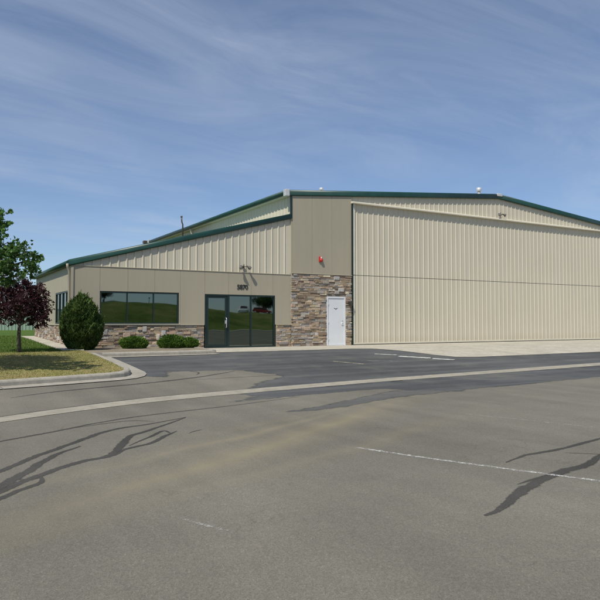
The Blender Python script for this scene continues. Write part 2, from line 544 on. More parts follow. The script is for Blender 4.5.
# wide ground to the horizon, well below everything else
mb = MB()
xs = [-900, -300, -120, -60, -30, 0, 30, 60, 100, 160, 320, 900]
ys = [-900, -300, -130, -60, -20, 5, 12, 18, 24, 40, 60, 100, 300, 900]
zt = lambda y: -.62 if y < 18 else min(.3, -.62 + (y - 18) * .025)
for i in range(len(xs) - 1):
    for j in range(len(ys) - 1):
        mb.face([(xs[i], ys[j], zt(ys[j])), (xs[i + 1], ys[j], zt(ys[j])), (xs[i + 1], ys[j + 1], zt(ys[j + 1])), (xs[i], ys[j + 1], zt(ys[j + 1]))])
struct(mb.build('ground', 'earth'), 'open grassy ground stretching to the horizon', 'ground')

mb = MB()
ys = [-50, -20, -5, 0, 3, 6, 8] + KN
xs = [-40, -20, -8, 0, 4, 8, 12, 18, 26, 40, 60, 90]
for i in range(len(xs) - 1):
    for j in range(len(ys) - 1):
        mb.face([(xs[i], ys[j], g(ys[j])), (xs[i + 1], ys[j], g(ys[j])), (xs[i + 1], ys[j + 1], g(ys[j + 1])), (xs[i], ys[j + 1], g(ys[j + 1]))])
struct(mb.build('parking_lot', 'asphalt'), 'worn grey brown asphalt parking lot in front of the hangar', 'asphalt')

P1 = [(4.3, 20.5), (4.3, 15.5), (4.75, 15.2), (5.05, 15.05), (5.31, 16.06), (6.33, 15.85), (7.3, 15.76), (7.78, 14.63), (7.74, 14.12), (6.81, 13.46),
      (5.96, 12.5), (7.37, 12.35), (9.7, 12.65), (12.5, 12.9), (15.9, 13.15), (20, 13.4), (29, 14.0), (45, 15.0), (45, 17.0), (24, 16.9),
      (16.6, 16.7), (16.4, 20.9), (8.4, 20.9)]
poured('sealed_asphalt', P1, 'asphalt_dark', .001, 'dark freshly sealed asphalt between the entrance walk and the gutter', 'asphalt')
P2 = [(4.77, 10.75), (6.43, 11.03), (7.48, 11.15), (8.73, 11.23), (9.06, 10.46), (9.63, 10.01), (10.28, 10.21), (11.84, 10.33), (13.95, 10.58), (16.5, 10.8), (26, 11.6),
      (45, 13.4), (45, 14.6), (29, 13.7), (18.9, 13.2), (15.1, 12.95), (11.9, 12.75), (9.3, 12.45), (7.0, 12.2), (5.5, 11.9), (5.6, 11.3)]
poured('sealed_asphalt', P2, 'asphalt_dark', .001, 'dark sealed asphalt band on the near side of the gutter', 'asphalt')
SM = [(5.05, 9.14), (6.0, 9.5), (6.88, 9.92), (7.6, 10.3), (8.6, 10.78), (9.5, 10.5), (9.7, 10.08), (8.9, 9.9), (7.86, 9.8), (7.0, 9.45), (6.31, 9.2), (5.6, 9.05)]
poured('sealed_asphalt', SM, 'asphalt_mid', .0012, 'dark smear of sealer on the older asphalt below the gutter', 'asphalt', .06, .4)

GT = [(-9, 3.2), (-5, 6.6), (-2.5, 8.65), (-.6, 9.85), (.96, 10.83), (2.2, 11.48), (3.71, 12.06), (5.4, 12.36), (7.37, 12.64), (9.73, 12.9), (12.5, 13.14), (15.87, 13.42), (20.08, 13.75), (28, 14.35), (45, 15.5)]
GB = [(-8.6, 2.7), (-4.7, 6.0), (-2.3, 8.1), (-.6, 9.3), (.92, 10.27), (2.07, 10.88), (3.48, 11.42), (5.12, 11.76), (7.02, 12.04), (9.28, 12.33), (11.93, 12.56), (15.09, 12.8), (18.9, 13.08), (27.5, 13.7), (45, 14.9)]
a, b = spline(GT, 6), spline(GB, 6)
flat_obj('gutter_strip', [[(a[i].x, a[i].y), (b[i].x, b[i].y), (b[i + 1].x, b[i + 1].y), (a[i + 1].x, a[i + 1].y)] for i in range(len(a) - 1)], 'gutter', .006,
         'long pale concrete drainage gutter strip curving across the asphalt', 'gutter')
flat_obj('gutter_crack', [q for q in strip([(p.x - .01, p.y + .035) for p in a[10:46]], .05, (.4, .3), .6, 2, False)], 'dark_joint', .004, 'dark open joint along the far edge of the gutter strip', 'crack')

AP = [(8.42, 20.62), (12.02, 20.62), (14.5, 20.75), (15.3, 20.5), (15.72, 19.2), (15.85, 17.6), (16.16, 16.75), (16.9, 16.5), (19.8, 16.55), (24.2, 16.64), (45, 17.0), (45, 23.9), (8.42, 23.9)]
flat_obj('concrete_apron', [AP], 'apron', .012, 'pale concrete apron before the entrance and the big hangar door', 'apron')
JT = []
for x in (19.5, 23, 26.5, 30, 33.5): JT += strip([(x, 16.6), (x, 23.5)], .014, wob=.1, smooth=False)
for x in (10.3, 12.2, 14.2): JT += strip([(x, 20.65), (x, 23.5)], .012, wob=.1, smooth=False)
JT += strip([(16.3, 20.3), (45, 20.5)], .014, wob=.1, smooth=False)
flat_obj('apron_joint', JT, 'mortar', .0145, 'thin saw cut joints in the concrete apron', 'joint')

TAR = [
    ([(1.33, 13.12), (2.11, 13.57), (3.17, 13.91), (4.36, 14.24), (5.53, 14.7), (6.52, 15.24), (7.1, 15.64)], .13, 'tar line curving up towards the sealed asphalt'),
    ([(5.41, 14.36), (6.78, 14.45), (7.93, 14.47)], .05, 'thin short tar line beside the sealed asphalt edge'),
    ([(-3.2, 6.2), (-1.6, 7.3), (-.5, 7.9), (.78, 8.66), (1.41, 9.03), (2.18, 9.55), (3.04, 9.92), (4.47, 10.26), (5.4, 10.55), (6.35, 10.88)], .075, 'long thin tar line running just below the gutter'),
    ([(1.64, 9.2), (2.54, 9.49), (2.91, 9.24)], .05, 'thin tar branch under the long tar line'),
    ([(-.75, 4.6), (-.3, 5.5), (.2, 6.3), (.63, 6.95), (1.05, 7.52), (1.56, 8.13), (2.17, 8.81), (2.77, 9.05), (3.17, 9.25), (3.47, 9.42)], .10, 'upper thick tar line of the tangle on the left'),
    ([(-.05, 5.25), (.3, 5.8), (.57, 6.27), (.69, 6.5), (.89, 6.85), (1.23, 7.48), (1.58, 7.86)], .13, 'short wide tar stub in the middle of the tangle'),
    ([(-.5, 4.1), (-.1, 5.0), (.3, 5.7), (.55, 6.07), (.79, 6.42), (.96, 6.57), (1.2, 6.82), (1.45, 7.0), (1.74, 7.14), (1.96, 7.57), (2.28, 8.22), (2.62, 8.55), (3.0, 8.92), (3.44, 9.38)], .12, 'winding lower tar line of the tangle on the left'),
    ([(.35, 5.6), (.53, 5.86), (.67, 6.04), (.8, 6.15), (.91, 6.29), (.95, 6.53)], .09, 'looped tar piece at the lowest left of the tangle'),
    ([(1.77, 7.1), (2.0, 7.41), (2.33, 7.6), (2.65, 8.0), (2.92, 8.28)], .085, 'forked tar branch on the right of the tangle'),
    ([(2.06, 7.58), (2.46, 8.03), (2.75, 8.38), (2.78, 8.15)], .06, 'hooked tar twig inside the tangle fork'),
    ([(5.22, 4.7), (5.76, 4.85), (6.33, 4.88), (7.33, 5.06), (8.54, 5.28)], .075, 'upper tar line beyond the white stripe on the right'),
    ([(3.66, 3.5), (3.9, 3.57), (4.44, 3.83), (4.94, 4.02), (5.46, 4.15), (5.93, 4.22), (6.38, 4.41), (7.46, 4.88)], .125, 'thick tar line crossing the white stripe on the right'),
    ([(4.62, 4.02), (4.88, 4.07), (5.16, 4.13)], .04, 'small tar spur beside the thick crossing tar line'),
    ([(6.19, 4.72), (6.31, 4.61), (6.48, 4.45)], .025, 'hairline tar trace between the two right tar lines'),
    ([(2.98, 8.03), (3.1, 8.14), (3.24, 8.22)], .03, 'tiny dark tar fleck right of the tangle'),
    ([(5.9, 16.0), (6.05, 15.6), (5.85, 15.2)], .06, 'small tar hook at the sealed asphalt edge'),
]
for i, (p, w, lab) in enumerate(TAR):
    flat_obj('tar_seam', strip(p, w * 1.18, (.3, .3) if i != 7 else (.6, .3), .24, i * 3.1), 'tar', .0014 + i * .00004, lab, 'tar seam')

flat_obj('painted_stripe', strip([(4.32, 6.19), (4.73, 5.14), (5.38, 3.72), (5.72, 3.01), (6.3, 1.8)], .095, wob=.2, seed=4), 'paint', .0028, 'long worn white parking stripe in the foreground', 'painted stripe')
flat_obj('painted_stripe', strip([(7.4, 7.6), (7.51, 7.25), (7.82, 6.32), (8.06, 5.56), (8.4, 4.4)], .08, wob=.2, seed=5), 'paint_faint', .0028, 'almost worn off white parking stripe on the right', 'painted stripe')
flat_obj('painted_stripe', strip([(1.66, 4.58), (1.74, 4.38), (1.84, 4.15)], .08, wob=.25, seed=6), 'paint_faint', .0028, 'worn white paint scrap at the bottom of the picture', 'painted stripe')
for p, w, m, lab in [([(13.9, 18.5), (14.5, 17.95)], .2, 'paint_bright', 'short white dash nearest the concrete apron corner'),
                  ([(14.23, 17.57), (15.0, 16.74)], .36, 'paint_bright', 'wider white dash below the apron corner'),
                  ([(14.94, 16.61), (15.45, 16.08)], .30, 'paint_bright', 'white dash lowest in the row by the apron'),
                  ([(11.0, 16.9), (11.6, 15.85)], .22, 'paint_yellow', 'short yellowish stripe on the sealed asphalt'),
                  ([(12.2, 16.7), (13.3, 16.25)], .34, 'paint_faint', 'faint pale paint smudge beside the yellowish stripe')]:
    flat_obj('painted_stripe', strip(p, w, wob=.2, seed=w * 50), m, .0028, lab, 'painted stripe')

# lawn
def lz(x, y):
    return g(y) + .125 + .24 * min(1, max(0, (y - 22) / 10)) + .06 * min(1, max(0, (y - 32) / 22)) + .02 * mnoise.noise(Vector((x * .4, y * .4, 0)))

def lawn_patch(name, xs, ys, mat, test=lambda x, y: True):
    mb = MB()
    for i in range(len(xs) - 1):
        for j in range(len(ys) - 1):
            if test((xs[i] + xs[i + 1]) / 2, (ys[j] + ys[j + 1]) / 2):
                q = [(xs[i], ys[j]), (xs[i + 1], ys[j]), (xs[i + 1], ys[j + 1]), (xs[i], ys[j + 1])]
                mb.face([(x, y, lz(x, y)) for x, y in q])
    return mb.build(name, mat)
def frontY(x):            # back of the front kerb
    return float(np.interp(x, [-25, -8, 1.29, 2.52, 3.68, 4.1], [13.9, 14.35, 14.66, 14.9, 15.15, 15.35])) + .1

mb = MB()                                            # dry front lawn follows the kerb
xs = list(np.linspace(-25, -6, 10)) + list(np.linspace(-5, 4.32, 24))
for i in range(len(xs) - 1):
    for j in range(12):
        q = []
        for (x, u) in ((xs[i], j), (xs[i + 1], j), (xs[i + 1], j + 1), (xs[i], j + 1)):
            y0 = frontY(x) if x < 3.9 else frontY(3.9) + (x - 3.9) * 1.4
            y = y0 + (21.6 - y0) * u / 12
            q.append((x, y, lz(x, y)))
        mb.face(q)
struct(mb.build('lawn', 'drylawn'), 'dry patchy front lawn behind the kerb under the trees', 'lawn')
struct(lawn_patch('lawn', list(np.linspace(-40, -4, 8)) + list(np.linspace(-3, 3.7, 12)), list(np.linspace(21.6, 32, 18)) + list(np.linspace(33, 60, 12)), 'lawn'),
       'green back lawn between the office side wall and the fence', 'lawn')
struct(lawn_patch('lawn', [3.7, 6, 10, 16, 24], [32.6, 38, 46, 60], 'lawn'), 'green lawn strip behind the office wing', 'lawn')
mb = MB()
for y in np.arange(21.7, 32.6, .5):
    mb.hexa([(3.72, y, lz(3.7, y) - .08), (4.42, y, lz(3.7, y) - .08), (4.42, y + .5, lz(3.7, y + .5) - .08), (3.72, y + .5, lz(3.7, y + .5) - .08),
             (3.72, y, lz(3.7, y) + .02), (4.42, y, lz(3.7, y) + .02), (4.42, y + .5, lz(3.7, y + .5) + .02), (3.72, y + .5, lz(3.7, y + .5) + .02)])
struct(mb.build('mow_strip', 'apron'), 'pale concrete strip along the foot of the office side wall', 'path')

# grass blades
def blades(n, fx, cols, hmin, hmax, name, label):
    V = np.zeros((n * 3, 3)); C = np.zeros((n, 4), np.float32); C[:, 3] = 1
    k = 0
    while k < n:
        x, y = fx()
        h = random.uniform(hmin, hmax); a = random.uniform(0, 6.283); w = .006 + .006 * random.random()
        z = lz(x, y) - .004
        lx, ly = random.gauss(0, .6) * h, random.gauss(0, .6) * h
        V[3 * k] = (x - math.cos(a) * w, y - math.sin(a) * w, z)
        V[3 * k + 1] = (x + math.cos(a) * w, y + math.sin(a) * w, z)
        V[3 * k + 2] = (x + lx, y + ly, z + h)
        nn = mnoise.noise(Vector((x * .8, y * .8, 3))) + .6 * mnoise.noise(Vector((x * 3, y * 3, 7)))
        t = min(1, max(0, .5 + nn * .9)); j = random.uniform(.8, 1.2)
        C[k, :3] = [(cols[0][q] * (1 - t) + cols[1][q] * t) * j for q in range(3)]
        k += 1
    me = bpy.data.meshes.new(name)
    me.from_pydata(V.tolist(), [], np.arange(n * 3).reshape(-1, 3).tolist())
    at = me.color_attributes.new('col', 'FLOAT_COLOR', 'CORNER')
    at.data.foreach_set('color', np.repeat(C, 3, axis=0).ravel())
    me.materials.append(M['blade'])
    o = bpy.data.objects.new(name, me); COL.objects.link(o)
    tag(o, label, 'grass', None, 'stuff')
def f1():
    while True:
        x = random.uniform(-3, 4.25); y = random.uniform(14.5, 21.8)
        y0 = frontY(x) if x < 3.9 else frontY(3.9) + (x - 3.9) * 1.4
        if y > y0 + .04: return x, y
def f2():
    return random.uniform(-3, 3.7), 21.4 + 12 * random.random() ** 1.4
blades(42000, f1, [(.31, .27, .11), (.165, .215, .05)], .012, .034, 'dry_grass', 'thin dry grass blades on the front lawn')
blades(34000, f2, [(.085, .15, .024), (.13, .19, .04)], .04, .08, 'green_grass', 'short green grass beside the office side wall')

# kerbs: swept profile, cast in lengths with open joints
def kerb(path, name, label, width=.16, pan=.38, side=1, seg=3.0):
    P = [Vector((*p, 0)) for p in path]
    prof = [(0, -.12), (0, .09), (-.012, .118), (-.045, .14), (-width, .14), (-width, -.12)]
    mb, mp = MB(), MB()
    nrm = []
    for i in range(len(P)):
        t0 = (P[i] - P[max(i - 1, 0)]).normalized() if i else None
        t1 = (P[min(i + 1, len(P) - 1)] - P[i]).normalized() if i < len(P) - 1 else None
        n0 = Vector((t0.y, -t0.x, 0)) if t0 else None
        n1 = Vector((t1.y, -t1.x, 0)) if t1 else None
        if n0 and n1:
            m = (n0 + n1).normalized(); m = m / max(.5, m.dot(n1))
        else:
            m = n0 or n1
        nrm.append(m * side)
    for i in range(len(P) - 1):
        L = (P[i + 1] - P[i]).length; k = max(1, round(L / seg)); 
        kk = max(k, int(L / .5) + 1)
        for j in range(kk):
            u0, u1 = j / kk, (j + 1) / kk
            joint = (int(u0 * k + 1e-6) != int((u1 * k) + 1e-6)) and L > 2
            if joint: u1 -= .012 / L
            A, B = P[i].lerp(P[i + 1], u0), P[i].lerp(P[i + 1], u1)
            na, nb = nrm[i].lerp(nrm[i + 1], u0), nrm[i].lerp(nrm[i + 1], u1)
            ra = [(A + na * o).to_tuple()[:2] + (g(A.y) + z,) for o, z in prof]
            rb = [(B + nb * o).to_tuple()[:2] + (g(B.y) + z,) for o, z in prof]
            n = len(prof)
            for q in range(n - 1):
                mb.face([ra[q], rb[q], rb[q + 1], ra[q + 1]])
            mb.face(ra[::-1]); mb.face(rb)
            if pan:
                for o0, o1 in ((0, pan * .5), (pan * .5, pan)):
                    q = []
                    for X, nx, o in ((A, na, o0), (A, na, o1), (B, nb, o1), (B, nb, o0)):
                        e = X + nx * o
                        q.append((e.x, e.y, g(e.y) + .015 + .003 * (o / pan)))
                    mp.face(q)
    o = struct(mb.build(name, 'concrete'), label, 'kerb')
    if pan: mp.build('gutter_pan', 'concrete', o)
    return o
arc = [(4.05, 15.31), (4.22, 15.5), (4.33, 15.75), (4.39, 16.05)]
kerb([(-25, 13.9), (-8, 14.35), (1.29, 14.66), (2.52, 14.9), (3.68, 15.15)] + arc + [(4.41, 17.5), (4.44, 20.1)], 'kerb', 'pale concrete kerb curving round the front lawn corner')
kerb([(4.62, 20.06), (5.09, 20.03), (8.1, 20.1), (8.45, 20.14)], 'kerb', 'straight concrete kerb in front of the planting bed', pan=.3)
mb = MB(); mb.box(4.441, 4.621, 20.062, 20.22, -.15, .1); struct(mb.build('kerb', 'concrete'), 'kerb corner piece where the lawn kerb meets the planting bed kerb', 'kerb')
kerb([(8.45, 20.14), (8.46, 23.5)], 'kerb', 'short concrete kerb end beside the entrance walk', pan=0)
mb = MB()
xs, ys = np.linspace(4.27, 8.32, 12), np.linspace(20.2, 23.7, 8)
for i in range(11):
    for j in range(7):
        q = [(xs[i], ys[j]), (xs[i + 1], ys[j]), (xs[i + 1], ys[j + 1]), (xs[i], ys[j + 1])]
        mb.face([(x, y, g(y) + .115 + .02 * mnoise.noise(Vector((x * 1.3, y * 1.3, 2)))) for x, y in q])
struct(mb.build('planting_bed', 'mulch'), 'pale gravel planting bed below the office window', 'planting bed')

# ------------------------------------------------------------------ the building
YF = 23.6
bld = thing('hangar_building', 'cream metal aircraft hangar with green trim, stone base and lower office wing', 'building', (16, YF, 0))
OX0, OX1, HX1, HA, HX2 = 4.35, 13.35, 16.45, 25.95, 38.55
orz = lambda x: 3.29 + .267 * (x - OX0)            # office rake top
hrz = lambda x: 7.82 - .088 * abs(x - HA)          # hangar rake top
YB_O, YB_H = 32.3, 43.4

def ribbed(mb, x0, x1, y, zb, zt, sp=.3048, ph=0.0, hgt=.027):
    """trapezoid ribbed sheet facing -Y between x0 and x1"""
    pts = [(x0, 0)]
    k = math.ceil((x0 + .05 - ph) / sp)
    while ph + k * sp < x1 - .05:
        c = ph + k * sp
        pts += [(c - .042, 0), (c - .016, hgt), (c + .016, hgt), (c + .042, 0)]
        for q in (1, 2):
            d = c + .042 + (sp - .084) * q / 3
            if d + .02 < x1: pts += [(d - .014, 0), (d - .004, .003), (d + .004, .003), (d + .014, 0)]
        k += 1
    pts.append((x1, 0))
    pts = [p for p in pts if x0 <= p[0] <= x1]
    for (a, ha), (b, hb) in zip(pts[:-1], pts[1:]):
        if b - a < 1e-5: continue
        za, zb2 = (zt(a), zt(b)) if callable(zt) else (zt, zt)
        mb.face([(a, y - ha, zb), (b, y - hb, zb), (b, y - hb, zb2), (a, y - ha, za)])

# solid cores behind the skins
mb = MB()
mb.prism([(OX0 + .07, YF + .08, -.3), (OX1, YF + .08, -.3), (OX1, YF + .08, orz(OX1) - .2), (OX0 + .07, YF + .08, orz(OX0) - .2)], (0, YB_O - YF - .16, 0))
mb.prism([(OX1 + .08, YF + .10, -.3), (HX2 - .08, YF + .10, -.3), (HX2 - .08, YF + .10, hrz(HX2) - .2), (HA, YF + .10, hrz(HA) - .2), (OX1 + .08, YF + .10, hrz(OX1) - .2)], (0, YB_H - YF - .2, 0))
mb.build('wall', 'jointed', bld)

# office front: ribbed upper wall, flat tan panels below
mb = MB(); ribbed(mb, OX0, OX1 - .02, YF + .03, 3.05, lambda x: orz(x) - .12, .305, 4.48)
mb.box(OX0, OX1 - .02, YF + .035, YF + .075, 3.0, 3.2)
mb.build('ribbed_wall', 'cream', bld, recalc=False)
ENT = (9.41, 12.55, 0.0, 2.16); WIN = (5.34, 8.34, .97, 2.18)
def panels(mb, xj, z0, z1, holes, y, th=.05, gap=.004):
    for a, b in zip(xj[:-1], xj[1:]):
        cuts = sorted({a, b} | {h for H in holes for h in H[:2] if a + .01 < h < b - .01})
        for c, d in zip(cuts[:-1], cuts[1:]):
            m = (c + d) / 2
            iv = [(z0, z1)]
            for H in holes:
                if H[0] < m < H[1]:
                    iv = [(p, q) for lo, hi in iv for p, q in ((lo, min(hi, H[2])), (max(lo, H[3]), hi)) if q - p > .02]
            l = c + (gap if c == a else 0); r = d - (gap if d == b else 0)
            for p, q in iv:
                mb.box(l, r, y, y + th, p, q)
joints = [OX0 + .06] + [OX0 + .99 + 1.016 * k for k in range(8)] + [OX1 - .02]
joints[1] = 5.34
mb = MB(); panels(mb, joints, .945, 3.06, [ENT, WIN], YF, .06)
mb.build('panel_wall', 'tan', bld, .003)
mb = MB()
mb.box(OX0 - .02, OX1 - .03, YF - .018, YF + .03, 3.058, 3.085)         # drip flashing above the panels
mb.build('flashing', 'tan', bld, .004)
for a, b in ((OX0 - .05, 9.36), (12.6, OX1 - .03)):
    mb = MB(); mb.box(a, b, YF - .075, YF + .02, .925, .955); mb.build('flashing', 'tan', bld, .004)
# office side wall (faces -X): stone base, flat panels, a window, eave above
SWIN = (24.0, 26.95, .97, 2.2)
mb = MB()
t = MB(); panels(t, [YF + .06] + [YF + .06 + 1.08 * k for k in range(1, 8)] + [YB_O], .945, 3.2, [SWIN], 0, .06)
for x, y, z in t.v: mb.v.append((OX0 + y, x, z))
mb.f = t.f; mb.c = t.c
mb.build('panel_wall', 'tan', bld, .003)
mb = MB(); mb.box(OX0 - .035, OX0 + .059, YF - .035, YF + .059, .955, 3.05); mb.build('corner_trim', 'tan', bld, .004)
mb = MB(); mb.box(OX0 - .07, OX0 + .02, YF - .07, YB_O, .925, .955); mb.build('flashing', 'tan', bld, .004)
mb = MB(); mb.box(OX0, OX1, YB_O - .08, YB_O, -.3, 3.2); mb.prism([(OX0, YB_O - .08, 3.2), (OX1, YB_O - .08, 3.2), (OX1, YB_O - .08, orz(OX1) - .15)], (0, .08, 0))
mb.build('back_wall', 'cream', bld)

# hangar corner panel block
mb = MB(); panels(mb, [OX1, 14.37, 15.40, HX1], 3.16, 6.75, [], YF - .02, .07)
for v in range(len(mb.v)):
    x, y, z = mb.v[v]
    if z > 6: mb.v[v] = (x, y, hrz(x) - .15)
mb.build('panel_wall', 'tan', bld, .003)
mb = MB(); mb.box(OX1 - .01, HX1, YF - .07, YF + .03, 3.125, 3.158); mb.build('flashing', 'tan', bld, .004)
mb = MB(); mb.box(OX1 - .055, OX1 + .004, YF - .045, YF + .06, 5.5, hrz(OX1) - .2); mb.build('corner_trim', 'darkgreen', bld)
mb = MB(); mb.box(OX1 - .04, OX1 + .0, YF - .025, YF + .06, .95, 5.5); mb.build('corner_trim', 'tan', bld)

# gable above the big door
mb = MB(); ribbed(mb, HX1, HX2, YF + .06, 6.3, lambda x: hrz(x) - .1, .305, HX1 + .16)
mb.build('ribbed_wall', 'cream', bld, recalc=False)
mb = MB(); panels(mb, [35.45, 36.5, 37.5, HX2], 0, 6.7, [], YF - .02, .07); mb.build('panel_wall', 'tan', bld)
# hangar side wall facing the office roof (rotated ribbed sheet), far sides
def side_wall(x, ya, yb, z0, z1, flip, nm, zt=None):
    t = MB(); ribbed(t, ya, yb, 0, z0, z1, .305, ya + .1)
    m = MB()
    for (a, y, z) in t.v: m.v.append((x + (y if not flip else -y), a, z))
    m.f = t.f; m.c = t.c
    m.build(nm, 'cream', bld, recalc=False)
side_wall(OX1 + .04, YF, YB_H, 0, hrz(OX1) - .1, False, 'side_wall')
side_wall(HX2 - .04, YF, YB_H, 0, hrz(HX2) - .1, True, 'side_wall')
mb = MB(); mb.prism([(OX1 + .1, YB_H - .08, -.3), (HX2 - .1, YB_H - .08, -.3), (HX2 - .1, YB_H - .08, hrz(HX2) - .15), (HA, YB_H - .08, hrz(HA) - .15), (OX1 + .1, YB_H - .08, hrz(OX1) - .15)], (0, .08, 0))
mb.build('back_wall', 'cream', bld)

# roofs
OV = .07
mb = MB()
mb.prism([(OX0 - .1, YF - OV + .05, orz(OX0 - .1) - .10), (OX1 + .02, YF - OV + .05, orz(OX1) - .10), (OX1 + .02, YF - OV + .05, orz(OX1) - .03), (OX0 - .1, YF - OV + .05, orz(OX0 - .1) - .03)], (0, YB_O - YF + OV + .15, 0))
mb.build('roof', 'roofgreen', bld)
mb = MB()
mb.prism([(OX1 - .2, YF - OV + .05, hrz(OX1 - .2) - .12), (HA, YF - OV + .05, hrz(HA) - .12), (HX2 + .2, YF - OV + .05, hrz(HX2 + .2) - .12),
          (HX2 + .2, YF - OV + .05, hrz(HX2 + .2) - .04), (HA, YF - OV + .05, hrz(HA) - .04), (OX1 - .2, YF - OV + .05, hrz(OX1 - .2) - .04)], (0, YB_H - YF + OV + .1, 0))
mb.build('roof', 'roof', bld)

def fascia(p0, p1, name, h=.2, d=.05, parent=bld):
    """rolled rake trim with a rounded front, swept from p0 to p1 (top edge points)"""
    p0, p1 = Vector(p0), Vector(p1); t = (p1 - p0).normalized()
    out = Vector((0, -1, 0)) if abs(t.y) < .5 else Vector((-1, 0, 0))
    upv = Vector((0, 0, 1))
    prof = [(-.07, .0), (.0, .012), (.035, -.015), (d, -.06), (d, -h + .05), (.045, -h + .01), (.0, -h), (-.07, -h + .005)]
    mb = MB(); n = len(prof)
    A = [p0 + out * a + upv * b for a, b in prof]; B = [p1 + out * a + upv * b for a, b in prof]
    i = len(mb.v); mb.v += [tuple(x) for x in A] + [tuple(x) for x in B]
    for k in range(n):
        mb.f.append((i + k, i + (k + 1) % n, i + n + (k + 1) % n, i + n + k)); mb.c.append(None)
        if k in (0, 1, 2, 3, 4, 5): mb.smooth.add(len(mb.f) - 1)
    mb.f.append(tuple(range(i, i + n))); mb.c.append(None); mb.f.append(tuple(range(i + n, i + 2 * n))); mb.c.append(None)
    o = mb.build(name, 'green', parent)
    return o
YR = YF - OV + .05
fascia((OX0 - .12, YR, orz(OX0 - .12)), (OX1 - .03, YR, orz(OX1 - .03)), 'rake_trim', .215)
fascia((OX1 - .12, YR, hrz(OX1 - .12)), (HA, YR, hrz(HA)), 'rake_trim', .25)
fascia((HA, YR, hrz(HA)), (HX2 + .2, YR, hrz(HX2 + .2)), 'rake_trim', .25)
# eave gutters
fascia((OX0 - .1, YR - .02, orz(OX0 - .1) - .005), (OX0 - .1, YB_O + .1, orz(OX0 - .1) - .005), 'eave_gutter', .19, .1)
fascia((OX1 - .2, YR + .02, hrz(OX1 - .2) + .03), (OX1 - .2, YB_H + .1, hrz(OX1 - .2) + .03), 'eave_gutter', .2, .1)
# soffits
mb = MB(); mb.prism([(OX0 - .08, YR, orz(OX0 - .08) - .17), (OX1 - .05, YR, orz(OX1 - .05) - .17), (OX1 - .05, YR, orz(OX1 - .05) - .12), (OX0 - .08, YR, orz(OX0 - .08) - .12)], (0, OV + .02, 0))
mb.box(OX0 - .09, OX0 + .02, YF, YB_O, orz(OX0) - .2, orz(OX0) - .15)
mb.build('soffit', 'trim', bld)
mb = MB()
for a, b in ((OX1 - .1, HA), (HA, HX2 + .1)):
    mb.prism([(a, YR, hrz(a) - .19), (b, YR, hrz(b) - .19), (b, YR, hrz(b) - .13), (a, YR, hrz(a) - .13)], (0, OV + .05, 0))
mb.box(OX1 - .16, OX1 + .08, YF + .1, YB_H, hrz(OX1) - .22, hrz(OX1) - .16)
mb.build('soffit', 'trim', bld)
mb = MB(); mb.box(OX1 - .34, OX1 - .14, YR - .07, YR + .16, hrz(OX1 - .2) - .26, hrz(OX1 - .2) + .035); mb.build('gutter_end', 'galv', bld, .015)
mb = MB(); mb.box(OX1 - .33, OX1 - .16, YB_H - .2, YB_H + .14, 6.1, hrz(OX1) + .06); mb.build('gutter_end', 'galv', bld, .015)
mb = MB(); mb.box(HA - .17, HA + .2, YR - .085, YR + .03, hrz(HA) - .13, hrz(HA) + .03); mb.build('ridge_cap', 'galv', bld, .03)
# downspouts
mb = MB(); mb.tube([(OX1 - .17, 35.4, 6.55), (OX1 - .12, 35.4, 6.35), (OX1 - .04, 35.4, 6.2), (OX1 - .04, 35.4, 5.2)], .06, 8); mb.build('downspout', 'trim', bld)
mb = MB(); mb.tube([(OX0 - .17, YF - .06, 3.12), (OX0 - .15, YF - .03, 3.0), (OX0 - .085, YF + .02, 2.86), (OX0 - .085, YF + .02, .98), (OX0 - .11, YF + .02, .9), (OX0 - .11, YF + .02, .16)], .042, 8); mb.build('downspout', 'tan', bld)

